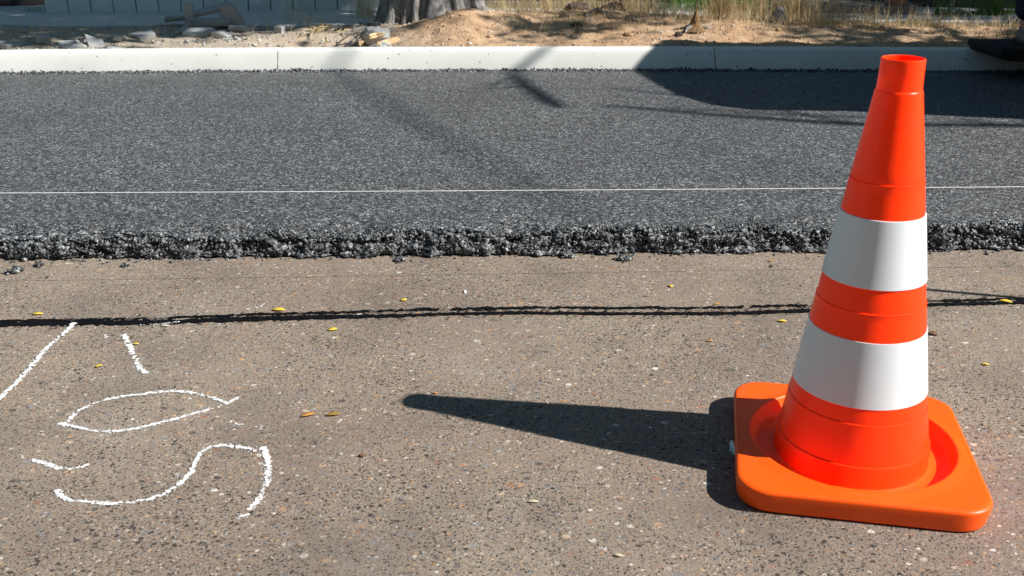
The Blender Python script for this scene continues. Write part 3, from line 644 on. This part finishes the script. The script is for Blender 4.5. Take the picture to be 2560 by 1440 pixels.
# ------------------------------------------------------------------ fallen leaves
def leaf(px_, py_, len_px, ang, wr, mat, label, curl=.15, thick=.0012, name='fallen_leaf', arch=.13):
    len_px *= .88; P0 = Vector(G(px_, py_)); dist = (P0.y**2+CH**2)**.5; Lm = len_px*dist/F
    n = 9; vs = []; fs = []
    for i in range(n):
        t_ = i/(n-1); wd = wr*Lm*.5*math.sin(math.pi*min(max(t_, .03), .97))**.8; x = (t_-.5)*Lm; z = .0022+arch*Lm*.35*math.sin(math.pi*t_)+.0
        vs += [(x, -wd, z+curl*wd), (x, 0, z), (x, wd, z+curl*wd*1.6)]
    k = len(vs); vs += [(x, y, z+thick) for x, y, z in vs]
    for i in range(n-1):
        for j in range(2):
            a = i*3+j; fs += [(a, a+1, a+4, a+3), (k+a, k+a+3, k+a+4, k+a+1)]
        fs += [(i*3, i*3+3, k+i*3+3, k+i*3), (i*3+2, k+i*3+2, k+i*3+5, i*3+5)]
    fs += [(0, k, k+1, 1), (1, k+1, k+2, 2), (3*n-3, 3*n-2, k+3*n-2, k+3*n-3), (3*n-2, 3*n-1, k+3*n-1, k+3*n-2)]
    b = MB(); b.add(vs, fs); o = b.build(name, mat, loc=(P0.x, P0.y, 0), smooth=True); o.rotation_euler = (0, 0, ang)
    prop(o, label, 'leaf', 'fallen leaves on the old road'); return o
Y_, O_, W_, B_ = M['leafy'], M['leafo'], M['leafw'], M['leafb']
for a in [
 (95, 787, 30, .1, .42, Y_, 'narrow yellow leaf just above the seam at the far left'),
 (697, 777, 38, -.1, .45, Y_, 'largest narrow yellow leaf, touching the top of the black seam'),
 (1010, 752, 18, .5, .8, Y_, 'small roundish yellow leaf above the seam near the middle of the road'),
 (1678, 717, 15, 1.2, .9, Y_, 'tiny round bright yellow leaf between the seam and the asphalt edge, left of the cone'),
 (832, 826, 26, .5, .65, Y_, 'curled golden leaf below the seam, lone in the middle left'),
 (340, 862, 16, .2, .5, Y_, 'small yellow-green leaf touching the short white stroke'),
 (247, 917, 19, .7, .5, Y_, 'olive yellow leaf between the slanting line and the short stroke'),
 (412, 817, 24, .1, .4, W_, 'pale cream leaf touching the lower side of the seam'),
 (1955, 805, 26, -.2, .4, Y_, 'narrow yellow leaf just left of the upper half of the cone'),
 (1926, 654, 17, -.2, .4, O_, 'tiny orange leaf close to the broken asphalt edge, left of the cone'),
 (2514, 756, 34, -.5, .45, Y_, 'yellow leaf lying on the seam at the right edge'),
 (2463, 913, 22, -.5, .4, Y_, 'narrow yellow leaf at the right of the cone below the seam'),
 (770, 1040, 40, .45, .4, O_, 'torn orange and white leaf left of the tip of the cone shadow'),
 (832, 1039, 40, .2, .38, mat_leaf('ochre_leaf', (.55, .36, .06), (.34, .2, .06)), 'mottled ochre leaf nearest to the tip of the cone shadow'),
 (1546, 1392, 26, -.3, .35, W_, 'faint tan leaf scrap near the bottom edge of the photo'),
 (1792, 762, 22, .6, .35, O_, 'thin curled tan leaf touching the top of the seam'),
 (1333, 1257, 30, 0, .3, W_, 'pale thin leaf sliver on open road below the cone shadow'),
 (2333, 837, 28, -.4, .7, B_, 'dark brown curled leaf close by the right side of the cone'),
 (905, 1142, 20, -.5, .6, B_, 'small dark brown leaf fragment below the tip of the cone shadow'),
 (1088, 985, 14, .1, .5, O_, 'tiny orange leaf scrap on the upper edge of the cone shadow'),
 (1062, 740, 12, .5, .4, W_, 'tiny pale scrap above the seam right of the roundish yellow leaf'),
 (1775, 855, 20, .1, .35, O_, 'tan leaf scrap below the seam, left of the cone middle'),
]: leaf(*a)
# white tissue scrap by the cone base, white chip
def scrap(px_, py_, size, sq, mat, name, label, cat, rz=0, seed=1, z=0, rough=.35, sub=2):
    P0 = G(px_, py_, z); o = link(name, rock(size, seed, sq, sub, rough), mat, loc=(P0[0], P0[1], z+size*sq[2]*.55), smooth=False); o.rotation_euler = (0, 0, rz); prop(o, label, cat); return o
scrap(1832, 1128, .012, (.45, 1.2, .8), M['paper'], 'paper_scrap', 'crumpled white paper scrap against the left side of the cone base', 'litter', seed=3, rough=.8)
scrap(1163, 731, .007, (.6, 1.2, .5), M['paper'], 'pale_chip', 'white chip on the old road above the seam', 'chip', seed=5)
cr = [(38, 677, .017, 'biggest loose black asphalt clump, alone at the far left before the broken edge'), (312, 663, .009, 'small black asphalt crumb before the edge, right of the big clump'), (100, 662, .012, 'black asphalt clump just fallen from the edge near the left corner'), (1000, 650, .013, 'black asphalt clump at the foot of the edge near the middle'), (1562, 647, .015, 'black asphalt clump sticking out from the foot of the edge, left of the cone'), (1950, 616, .024, 'large light-catching asphalt lump in the broken face just left of the cone'), (1928, 664, .005, 'tiny black crumb beside an orange leaf near the cone'), (1420, 640, .014, 'dark asphalt clump in the foot of the edge, midway to the cone'), (120, 692, .004, 'tiniest black crumb right below the clump at the far left')]
for i, (a, c, s_, lab) in enumerate(cr):
    P0 = G(a, c+3); rs = np.random.RandomState(i+40); k = max(8, int(60*s_/.016))
    Q = rs.normal(size=(k, 3))*np.array([s_*.55, s_*.5, s_*.35]); Q[:, 2] = np.abs(Q[:, 2])*.9+.003
    o = link('asphalt_clump', stones('asphalt_clump', Q, rs.uniform(.25, .45, k)*s_, None, rs=rs), M['clump'], loc=(P0[0], P0[1], 0)); prop(o, lab, 'asphalt clump', 'asphalt clumps fallen from the new edge')

for nm, cnt, mt, lo, hi, lab in (('pale_grit', 700, 'stonew', .0007, .0018, 'pale grains of grit lying loose on the old road'), ('dark_grit', 800, 'clump', .0008, .0022, 'dark grains of grit lying loose on the old road'), ('orange_grit', 240, 'leafo', .0008, .002, 'orange-brown grains and leaf crumbs lying loose on the old road')):
    gx = NP.uniform(-2.2, 2.4, cnt); gy = NP.uniform(.9, 2.74, cnt); o = link(nm, stones(nm, np.stack([gx, gy, np.full(cnt, .0006)], 1), NP.uniform(lo, hi, cnt), None, flat=.5), M[mt]); prop(o, lab, 'grit', kind='stuff')
# ------------------------------------------------------------------ rocks, stump, rubble on the verge
def at(px_, py_, z=.19):
    q = G(px_, py_, z); return q
def vrock(px_, py_, s, sq, mat, name, lab, cat, seed, rz=0, group=None, tilt=0, rough=.35):
    x, y, _ = at(px_, py_); z = max(vh(x, y), .16)
    o = link(name, rock(s, seed, sq, 3, rough), mat, loc=(x, y, z+s*sq[2]*.45)); o.rotation_euler = (tilt, 0, rz); prop(o, lab, cat, group); return o
vrock(1443, 50, .072, (1.3, .8, .75), M['basalt'], 'dark_rock', 'dark rounded rock at the foot of the dry grass, left one of a close pair', 'rock', 1, group='dark rocks on the soil mound')
vrock(1533, 53, .072, (1.3, .8, .75), M['basalt'], 'dark_rock', 'dark flat-topped rock at the foot of the dry grass, right one of a close pair', 'rock', 2, group='dark rocks on the soil mound')
vrock(1296, 28, .05, (1.1, .8, .9), M['basalt'], 'dark_rock', 'reddish dark rock nearest the tree trunk', 'rock', 3, group='dark rocks on the soil mound')
vrock(1944, 72, .05, (.9, .8, 1.2), M['plinth'], 'grey_rock', 'upright grey rock between dry grass tufts at the right', 'rock', 4)
vrock(1410, 72, .03, (1.2, .8, .6), M['basalt'], 'dark_rock', 'small dark rock on the bare soil in front of the pair', 'rock', 6, group='dark rocks on the soil mound')
vrock(1697, 92, .022, (1.2, .8, .8), M['basalt'], 'dark_rock', 'small dark stone just left of the pointed stump', 'rock', 7, group='dark rocks on the soil mound')
vrock(1570, 92, .022, (1.2, .8, .7), M['soil'], 'soil_clod', 'small brown pyramid clod of soil on the mound', 'clod', 8)
vrock(1375, 92, .016, (1.2, .8, .6), M['basalt'], 'dark_rock', 'tiny dark stone low on the mound', 'rock', 9, group='dark rocks on the soil mound')
vrock(1440, 82, .03, (1.3, .8, .4), M['basalt'], 'dark_rock', 'flat dark stone lying in the shadow patch on the mound', 'rock', 17, group='dark rocks on the soil mound')
# pointed stumps
def stump(px_, py_, h, r, lab, lean=0):
    x, y, _ = at(px_, py_); z = vh(x, y)
    t = empty('stump', (x, y, z)); prop(t, lab, 'stump', 'pointed root stumps on the mound')
    b = MB(); n = 20; pts = []
    for i in range(9):
        t_ = i/8; rr = r*(1-t_)**.8+.002
        if t_ < .3: rr *= 1+(.3-t_)*2.4
        for k in range(n):
            a = 6.283*k/n; q = rr*(1+.25*noise.noise(Vector((math.cos(a)*2, math.sin(a)*2, t_*3+px_)))); pts.append((q*math.cos(a)+lean*t_, q*math.sin(a), h*t_-.01))
    b.add(pts, [(i*n+k, i*n+(k+1) % n, (i+1)*n+(k+1) % n, (i+1)*n+k) for i in range(8) for k in range(n)]); b.build('stump_wood', simple('stump_wood', (.22, .13, .06), .9, .5, 30, .01, 40), t)
    b = MB()
    for a, L_ in ((.3, .2), (2.4, .12), (3.8, .1)): b.tube([(r*.5*math.cos(a), r*.5*math.sin(a), .02), (r*1.6*math.cos(a), r*1.2*math.sin(a)-.02, .012), (L_*math.cos(a), L_*math.sin(a)-.06, -.006)], [.016, .011, .004], 6)
    b.build('root', M['bark'], t)
stump(1735, 86, .135, .045, 'taller pointed brown stump standing on the verge beside dry grass', .01)
stump(1490, 70, .055, .022, 'smaller pointed dark stump spike in the middle of the mound', .005)
# concrete rubble on the left
def slab(px_, py_, d, rot, lab, mat='rubble', name='concrete_slab', z=None, cat='rubble', group='broken concrete pieces by the pavement edge', lift_=0):
    x, y, _ = at(px_, py_, .2 if z is None else z); b = MB(); w_, h_, t_ = d; rs = random.Random(px_)
    m_ = rs.choice((3, 4, 4, 5)); poly = []
    for i in range(m_):
        a = 6.283*i/m_+rs.uniform(-.4, .4); poly.append((w_/2*math.cos(a)*rs.uniform(.7, 1.5), h_/2*math.sin(a)*rs.uniform(.7, 1.5)))
    b.prism(poly, -t_/2, t_/2)
    o = b.build(name, M[mat], loc=(x, y, (vh(x, y) if z is None else z)+t_/2+lift_), bevel=.004); o.rotation_euler = rot; prop(o, lab, cat, group); return o
slab(175, 99, (.16, .12, .03), (.35, .1, .3), 'pale triangular concrete shard lying flat left of the tilted slab')
slab(235, 97, (.17, .12, .03), (.5, .35, -.5), 'tilted grey slab with a dark gap beneath, left of the yellow soil patch')
slab(355, 85, (.20, .14, .03), (.2, -.1, .1), 'light pointed slab on the pavement edge above the yellow soil patch')
slab(490, 80, (.24, .12, .03), (.25, .05, -.1), 'long flat slab lying below the stacked concrete pieces')
slab(450, 78, (.14, .07, .025), (.3, -.6, .6), 'narrow light slab leaning at the left of the long flat one')
slab(100, 90, (.10, .10, .05), (.1, .2, .1), 'small rounded grey chunk near the left rubble')
slab(555, 84, (.16, .10, .03), (.2, .2, .4), 'grey slab fragment just right of the long flat one')
slab(612, 74, (.16, .07, .03), (.1, .1, .1), 'thin slab fragment at the right end of the rubble, close to the exposed roots')
slab(280, 106, (.12, .06, .02), (.2, .1, .3), 'small grey flake near the kerb below the tilted slab')
slab(300, 92, (.10, .06, .03), (.2, .2, 1), 'little brownish chunk right of the tilted slab')
slab(20, 96, (.15, .1, .03), (.2, .1, .5), 'grey slab at the left edge of the photo')
slab(700, 80, (.07, .05, .05), (.3, .1, .2), 'small whitish lump left of the white stub')
n = 450; px = NP.uniform(-4.6, -.75, n); py = YK(px)+.24+NP.rand(n)*.95; pz = verge_h(px, py)
o = link('rubble_bits', stones('rubble_bits', np.stack([px, py, pz+.004], 1), NP.uniform(.005, .015, n)*(1+1.3*(NP.rand(n) > .93)), None, flat=.45), M['rubble'])
prop(o, 'small crushed concrete bits covering the ground left of the tree', 'rubble', kind='stuff')
# stacked pieces: post, lintel, block
x, y, _ = at(476, 66, .213)
b = MB(); b.prism([(-.028, -.03), (.03, -.026), (.028, .03), (-.026, .028)], 0, .155); o = b.build('concrete_stub', M['rubble'], loc=(x, y, .212), bevel=.005); o.rotation_euler = (.05, .02, .2); prop(o, 'short upright concrete post stub at the left of the broken stack', 'rubble')
x, y, _ = at(572, 63, .213)
b = MB(); b.prism([(-.05, 0), (.11, 0), (.05, .13), (.0, .145), (-.03, .12)], -.05, .05, 'y'); o = b.build('concrete_block', M['rubble'], loc=(x, y, .212), bevel=.006); prop(o, 'upright wedge-shaped concrete block at the right end of the broken stack', 'rubble')
x, y, _ = at(523, 61, .213)
b = MB(); b.box((0, 0, 0), (.34, .09, .03)); o = b.build('concrete_lintel', M['rubble'], loc=(x+.0, y, .305), bevel=.006); o.rotation_euler = (.3, -.22, .0); prop(o, 'thin slanting concrete beam leaning up to the wedge block over a dark gap', 'rubble')
x, y, _ = at(520, 66, .213)
b = MB(); b.box((0, 0, .0), (.30, .10, .045)); o = b.build('concrete_lintel', M['rubble'], loc=(x, y+.03, .237), bevel=.006); prop(o, 'flat concrete beam at the bottom of the broken stack', 'rubble')
x, y, _ = at(440, 60, .213)
b = MB(); b.tube([(-.07, 0, .02), (0, .0, .026), (.09, .01, .03)], [.022, .02, .018], 8); o = b.build('concrete_lump', M['rubble'], loc=(x, y, .225)); prop(o, 'grey bar-like lump lying left of the upright post stub', 'rubble')
# white stub by the roots, concrete chunk and split wood
x, y, _ = at(762, 80, .17); b = MB(); b.box((0, 0, .05), (.04, .04, .12), taper=.15); o = b.build('marker_stub', M['stonew'], loc=(x, y+.02, .13), bevel=.004); o.rotation_euler = (0, .12, .3); prop(o, 'small whitish stone stub at the left of the exposed roots', 'stub')
vrock(938, 92, .085, (1.1, .7, .8), M['rubble'], 'concrete_chunk', 'big pale angular concrete chunk at the left foot of the tree mound', 'rubble', 12, rough=.5)
vrock(950, 108, .05, (1.3, .8, .5), M['rubble'], 'concrete_chunk', 'darker concrete piece in front of the big pale chunk by the tree', 'rubble', 15, rough=.5)
def splinter(pts, r, lab, mat='wood'):
    b = MB()
    for i in range(5):
        o_ = Vector((rnd.uniform(-.012, .012), rnd.uniform(-.012, .012), rnd.uniform(-.006, .012)))
        W = [Vector(G(p[0], p[1], p[2]))+o_ for p in pts]; b.tube(W, [r*rnd.uniform(.5, 1), r, r*rnd.uniform(.3, .8)][:len(W)], 5)
    o = b.build('split_wood', M[mat]); prop(o, lab, 'wood', 'pale splintered wood pieces by the tree foot')
splinter([(945, 114, .18), (970, 106, .185), (996, 98, .2)], .011, 'pale splintered branch lying slanted at the foot of the mound')
splinter([(925, 93, .22), (942, 89, .225), (958, 85, .235)], .012, 'pale wood chip lying across the concrete chunk')
splinter([(984, 48, .23), (990, 54, .23), (995, 60, .22)], .016, 'pale wood knot standing out where the trunk meets the mound')
splinter([(899, 108, .18), (903, 108, .19)], .010, 'short yellowish wood stub close behind the kerb, left of the slanted branch')
# exposed roots bank
rb = empty('exposed_roots', G(850, 80, .19)); prop(rb, 'tangle of thin dry roots hanging over a dark hollow in the verge bank', 'roots')
b = MB(); o0 = Vector(rb.location)
for i in range(60):
    a = Vector(G(rnd.uniform(775, 885), rnd.uniform(62, 74), .215)); e = a+Vector((rnd.uniform(-.06, .10), -rnd.uniform(.05, .30), -rnd.uniform(.02, .10))); m_ = (a+e)/2+Vector((rnd.uniform(-.05, .05), 0, rnd.uniform(.0, .04)))
    b.tube([a-o0, m_-o0, e-o0], [.004, .003, .0015], 5)
b.build('root_strands', M['dry'], rb)
b = MB()
for i in range(14):
    a = Vector(G(rnd.uniform(860, 1000), rnd.uniform(58, 76), .23)); b.tube([a-o0, a-o0+Vector((-.12, -.06, -.02)), a-o0+Vector((-.22, -.12+rnd.uniform(-.05, .05), -.09))], [.012, .009, .003], 6)
b.build('thick_roots', M['bark'], rb)

# ------------------------------------------------------------------ grass
def blades(n, x0, y0, spread, hmin, hmax, seed, lean=.35, wid=.0022, zf=None, droop=.5):
    rs = np.random.RandomState(seed); V = []; Fc = []
    for i in range(n):
        bx, by = rs.normal(0, spread[0]), rs.normal(0, spread[1]); h = rs.uniform(hmin, hmax); a = rs.uniform(0, 6.28); l = abs(rs.normal(0, lean))*h
        dx, dy = math.cos(a), math.sin(a); pa = rs.uniform(0, 3.14); wx, wy = math.cos(pa)*wid, math.sin(pa)*wid
        z0 = (zf(x0+bx, y0+by)-zf(x0, y0)) if zf else 0
        k0 = len(V)
        for j, t_ in enumerate((0, .35, .7, 1)):
            ox = l*t_*t_; hz = h*(t_-droop*max(0, l/h-.35)*t_*t_); ww = (1-.8*t_)
            V += [(bx+dx*ox-wx*ww, by+dy*ox-wy*ww, z0+hz), (bx+dx*ox+wx*ww, by+dy*ox+wy*ww, z0+hz)]
        Fc += [(k0+2*j, k0+2*j+1, k0+2*j+3, k0+2*j+2) for j in range(3)]
    b = MB(); b.add(V, Fc); return b
def tuft(px_, py_, n, spread, hh, mat, lab, seed, name='dry_grass_tuft', grp='dry grass tufts on the verge', lean=.35, z=None, cat='grass tuft'):
    x, y, _ = at(px_, py_, .19 if z is None else z); zz = vh(x, y)-.008 if z is None else z
    o = blades(n, x, y, spread, hh[0], hh[1], seed, lean).build(name, M[mat], loc=(x, y, zz)); prop(o, lab, cat, grp); return o
tuft(1330, 38, 160, (.10, .05), (.12, .38), 'dry', 'dry straw tuft just right of the reddish rock near the trunk', 1)
tuft(1400, 40, 160, (.10, .05), (.15, .42), 'dry', 'dry straw tuft behind the left dark rock of the pair', 2)
tuft(1480, 36, 140, (.09, .05), (.15, .42), 'dry', 'tall dry straw tuft behind the gap between the paired dark rocks', 3)
tuft(1570, 50, 150, (.08, .05), (.12, .42), 'dry', 'loose dry tuft just right of the flat-topped dark rock', 4, lean=.5)
tuft(1790, 64, 230, (.08, .05), (.15, .46), 'dry', 'dense tall straw tuft right of the pointed stump', 5)
tuft(1690, 70, 90, (.09, .04), (.06, .18), 'dry', 'low straw tuft left behind the pointed stump', 6, lean=.6)
tuft(1990, 66, 260, (.09, .05), (.15, .46), 'dry', 'dense straw tuft right of the upright grey rock', 7)
tuft(1855, 66, 120, (.10, .05), (.08, .28), 'dry', 'bent straw tuft left of the upright grey rock', 8, lean=.8)
tuft(2065, 72, 80, (.10, .05), (.06, .30), 'dry', 'sparse arching straw tuft right of the dense ones', 9, lean=.9)
tuft(2225, 72, 60, (.22, .05), (.05, .16), 'dry', 'thin low straw patch above the cone top', 10, lean=.6)
tuft(1620, 62, 110, (.12, .05), (.06, .24), 'dry', 'low scraggly straw between the loose tuft and the pointed stump', 50, lean=.6)
tuft(2140, 66, 130, (.16, .06), (.08, .30), 'dry', 'pale scraggly straw left above the cone top', 51, lean=.7)
tuft(2330, 70, 90, (.16, .05), (.04, .16), 'dry', 'short thin straw right above the cone top', 52, lean=.6)
tuft(1900, 60, 120, (.08, .05), (.15, .42), 'dry', 'tall pale straw tuft directly behind the upright grey rock', 53, lean=.4)
tuft(1240, 30, 120, (.12, .05), (.1, .34), 'dry', 'dry straw tuft touching the right side of the tree trunk', 11)
tuft(915, 50, 90, (.05, .04), (.12, .34), 'dry', 'green-brown grass tuft at the left of the tree trunk', 12, lean=.45)
tuft(735, 62, 22, (.05, .04), (.12, .32), 'dry', 'few tall thin stalks left of the white stub', 13, lean=.25)
tuft(800, 62, 40, (.10, .05), (.05, .22), 'dry', 'sparse stalks above the exposed roots', 14, lean=.4)
for k, (a, c, n_, lab) in enumerate([(1740, 26, 420, 'broad green grass clump behind the pavement, left of the tall straw tuft'), (1850, 30, 460, 'broad green grass clump behind the upright grey rock')]):
    tuft(a, c, n_, (.20, .10), (.12, .36), 'green', lab, 20+k, 'green_grass_clump', 'green grass clumps', .6, .2)
for k, (a, c, n_, lab) in enumerate([(2358, 37, 110, 'small green-yellow tuft at the foot of the dark wall, leftmost of the row'), (2405, 37, 80, 'small low tuft with pale base at the dark wall, second in the row'), (2455, 37, 140, 'green tuft at the dark wall left of the brightest tuft'), (2487, 37, 200, 'brightest yellow-green tuft at the foot of the dark wall'), (2522, 36, 70, 'small tuft at the dark wall beside the person in navy trousers')]):
    tuft(a, c, n_, (.05, .03), (.04, .15), 'green', lab, 30+k, 'green_grass_tuft', 'green tufts along the dark wall', .6, .213)
tuft(92, 33, 70, (.05, .03), (.02, .06), 'green', 'tiny green tuft in the dark corner at the left end of the fence', 40, 'green_grass_tuft', 'green tufts along the dark wall', .6, .2)
b = MB(); rs = np.random.RandomState(3); V = []; Fc = []
for i in range(2600):
    x = rs.uniform(-.1, 4.2) if rs.rand() > .12 else rs.uniform(-4.5, -.6); y = yk(x)+rs.normal(1.0, .22)
    if x < -.5: y = 6.9+rs.normal(0, .12)
    h = rs.uniform(.02, .10); a = rs.uniform(0, 6.28); z = vh(x, y); l = h*rs.uniform(.2, 1.2); k0 = len(V)
    for t_ in (0, .5, 1):
        V += [(x+math.cos(a)*l*t_*t_-.0015*(1-.7*t_), y+math.sin(a)*l*t_*t_, z+h*t_), (x+math.cos(a)*l*t_*t_+.0015*(1-.7*t_), y+math.sin(a)*l*t_*t_, z+h*t_)]
    Fc += [(k0, k0+1, k0+3, k0+2), (k0+2, k0+3, k0+5, k0+4)]
b.add(V, Fc); prop(b.build('dry_grass', M['dry']), 'short dry grass growing thinly over the soil verge', 'grass', kind='stuff')

# ------------------------------------------------------------------ paving machine outside the frame (its footboard shows)
pv = empty('paving_machine', (3.3, 4.65, TH)); prop(pv, 'paving machine at the right whose dark footboard reaches over the kerb', 'paving machine')
b = MB(); sec_ = [(-.62, .50), (-.62, 1.55), (-.70, 1.93), (-.63, 2.08), (-.38, 2.2), (.05, 2.27), (.45, 2.33), (.75, 2.28), (.80, 1.9), (.72, .5)]
b.prism(sec_, 0, 1.5, 'x'); b.build('cab', M['paint'], pv, bevel=.02)
b = MB(); b.box((1.6, .05, .62), (3.2, 1.3, .9)); b.build('hull', M['paint'], pv, bevel=.03)
b = MB(); b.prism([(1.5, .95), (3.3, .95), (3.3, 1.15), (2.9, 1.45), (1.5, 1.45)], -.55, .65, 'y'); b.build('hopper', M['paint'], pv, bevel=.02)
for yy_ in (-.52, .62):
    b = MB(); b.prism([(.3, 0), (2.9, 0), (3.15, .2), (3.0, .42), (.2, .42), (.05, .2)], yy_-.14, yy_+.14, 'y'); b.build('track', M['steel'], pv, bevel=.03)
b = MB(); b.box((-.006, .05, 1.6), (.02, .9, .5)); b.build('window', M['glass'], pv)
b = MB(); b.prism([(-.64, .118), (-.615, .105), (-.25, .085), (.6, .06), (.6, .17), (-.25, .168), (-.655, .172), (-.66, .15)], .68, 1.10, 'y'); b.build('footboard', M['dark'], pv, bevel=.008)
b = MB(); b.tube([(.3, .75, .17), (.3, .75, 1.1), (.1, .75, 1.2)], .02, 8); b.build('handrail', M['steel'], pv)

# ------------------------------------------------------------------ person on the footboard (only a trouser leg and shoe are in the frame)
def skin(name, joints, edges, mat, parent, sub=2):
    me = bpy.data.meshes.new(name); me.from_pydata([j[:3] for j in joints], edges, []); o = bpy.data.objects.new(name, me); COL.objects.link(o); o.parent = parent
    o.modifiers.new('skin', 'SKIN'); me.skin_vertices.new() if not me.skin_vertices else None
    for i, j in enumerate(joints):
        r_ = j[3]; me.skin_vertices[0].data[i].radius = r_ if isinstance(r_, tuple) else (r_, r_)
    me.skin_vertices[0].data[0].use_root = True
    s = o.modifiers.new('sub', 'SUBSURF'); s.levels = sub; s.render_levels = sub
    me.materials.append(mat)
    for p in me.polygons: p.use_smooth = True
    o.modifiers['skin'].use_smooth_shade = True
    return o
FZ = TH+.174
pe = empty('person', (3.02, 5.55, FZ), R(-8)); prop(pe, 'person in navy trousers and grey shoes standing on the dark footboard at the right edge', 'person')
J = [(0, 0, .93, (.15, .11)), (-.10, 0, .86, .085), (-.125, -.01, .50, .058), (-.135, .03, .10, .04), (.10, 0, .86, .085), (.135, -.03, .50, .058), (.15, 0, .10, .04),
     (0, 0, 1.15, (.15, .10)), (0, .01, 1.36, (.17, .11)), (0, .01, 1.48, .06), (0, -.01, 1.56, (.07, .075)), (0, -.02, 1.66, (.078, .092)), (0, -.015, 1.73, (.055, .07)),
     (-.19, .01, 1.42, .055), (-.25, .0, 1.13, .043), (-.22, -.14, .93, .030), (.19, .01, 1.42, .055), (.25, 0, 1.13, .043), (.22, -.14, .93, .030),
     (-.21, -.19, .90, (.036, .018)), (.21, -.19, .90, (.036, .018)), (-.135, -.10, .045, (.035, .025)), (.15, -.13, .045, (.035, .025))]
E_ = [(0, 1), (1, 2), (2, 3), (0, 4), (4, 5), (5, 6), (0, 7), (7, 8), (8, 9), (9, 10), (10, 11), (11, 12), (8, 13), (13, 14), (14, 15), (8, 16), (16, 17), (17, 18), (15, 19), (18, 20), (3, 21), (6, 22)]
for side, hb in ((-1, 19), (1, 20)):
    hx, hy, hz = J[hb][:3]
    for k in range(4):
        i0 = len(J); dx = (-.024+.016*k)*side; ln = (.9, 1.0, .95, .78)[k]
        J += [(hx+dx, hy-.03, hz-.02, .009), (hx+dx, hy-.045*ln-.012, hz-.05*ln, .008), (hx+dx, hy-.04*ln, hz-.082*ln, .0065)]; E_ += [(hb, i0), (i0, i0+1), (i0+1, i0+2)]
    i0 = len(J); J += [(hx-.035*side, hy-.01, hz-.01, .010), (hx-.048*side, hy-.04, hz-.035, .008)]; E_ += [(hb, i0), (i0, i0+1)]
body = skin('body', J, E_, M['skin'], pe)
def clothes(name, idx, grow, mat, edges=None, extra={}):
    mp = {j: i for i, j in enumerate(idx)}; JJ = []
    for j in idx:
        x_, y_, z_, r_ = J[j]; r_ = r_ if isinstance(r_, tuple) else (r_, r_); g = extra.get(j, grow); JJ.append((x_, y_, z_, (r_[0]+g, r_[1]+g)))
    return skin(name, JJ, [(mp[a], mp[c]) for a, c in E_ if a in mp and c in mp], mat, pe)
clothes('trousers', [0, 1, 2, 3, 4, 5, 6], .022, M['denim'], extra={3: .045, 6: .045, 2: .035, 5: .035})
clothes('jacket', [7, 0, 8, 13, 14, 16, 17, 15, 18], .02, M['vest'])
for sx_, sy_ in ((-.135, .0), (.15, -.03)):
    sh = MB(); secs = []
    for t_, wv, hv in ((.085, .030, .065), (.05, .038, .085), (0, .040, .088), (-.06, .044, .066), (-.12, .047, .045), (-.165, .040, .034), (-.185, .022, .022)):
        secs.append([(sx_+wv*math.cos(a), sy_+t_, .012+max(0, hv*math.sin(a))) for a in np.linspace(0, math.pi, 11)])
    vs = [p for s_ in secs for p in s_]; k = 11
    sh.add(vs, [(i*k+j, i*k+j+1, (i+1)*k+j+1, (i+1)*k+j) for i in range(6) for j in range(k-1)]+[tuple(range(k))[::-1], tuple(range(6*k, 7*k))]+[(i*k, (i+1)*k, (i+1)*k+k-1, i*k+k-1) for i in range(6)])
    so = sh.build('shoe', M['shoe'], pe, smooth=True)
    b = MB(); b.prism([(sx_-.04, sy_+.085), (sx_-.046, sy_-.06), (sx_-.046, sy_-.13), (sx_-.02, sy_-.19), (sx_+.02, sy_-.19), (sx_+.048, sy_-.13), (sx_+.046, sy_-.06), (sx_+.04, sy_+.085)], 0, .014); b.build('sole', M['sole'], so)
b = MB(); b.lathe([(.088, 0), (.092, .03), (.08, .075), (.045, .105), (.002, .115)], 24); b.build('hair', M['hair'], pe, loc=(0, .0, 1.665), smooth=True)
fe = MB()
fe.box((0, -.112, 1.64), (.022, .03, .04), taper=.4); fe.build('nose', M['skin'], pe, bevel=.006)
for s_ in (-1, 1):
    b = MB(); b.lathe([(.001, -.006), (.009, -.003), (.01, 0), (.009, .003), (.001, .006)], 12); o = b.build('eye', M['leafw'], pe, loc=(s_*.03, -.102, 1.665)); o.rotation_euler = (R(90), 0, 0)
    b = MB(); b.box((s_*.083, .0, 1.65), (.016, .035, .055)); b.build('ear', M['skin'], pe, bevel=.006)
b = MB(); b.box((0, -.104, 1.595), (.05, .012, .012)); b.build('mouth', simple('lips', (.35, .12, .1), .5), pe, bevel=.004)

# ------------------------------------------------------------------ unseen building added to close off part of the sky
def added_house(x0, x1, y0, y1, h, mat, lab, face):
    t = empty('added_house', ((x0+x1)/2, (y0+y1)/2, 0)); prop(t, lab, 'added_house'); w_, d_ = x1-x0, y1-y0
    b = MB(); b.box((0, 0, h/2), (w_, d_, h)); b.build('wall', M[mat], t)
    b = MB(); b.prism([(-d_/2-.4, h), (d_/2+.4, h), (0, h+1.6)], -w_/2-.3, w_/2+.3, 'x'); b.build('roof', M['steel'], t)
    for fl in range(int(h//3)):
        for k in range(int(w_//3)):
            fx = -w_/2+1.5+k*3
            b = MB(); b.box((fx, face*(d_/2+.01), 1.6+fl*3), (1.2, .06, 1.4)); wdw = b.build('window', M['glass'], t)
            b = MB(); b.box((fx, face*(d_/2+.05), .86+fl*3), (1.4, .16, .07)); b.build('sill', M['plinth'], wdw)
added_house(-26, 16, -20, -11, 9, 'brick', 'unseen long brick building added behind the camera to shut out some sky', 1)
#house(-24, 20, 14, 22, 7.5, 'plinth', 'grey rendered house beyond the fence, above the photo', -1)
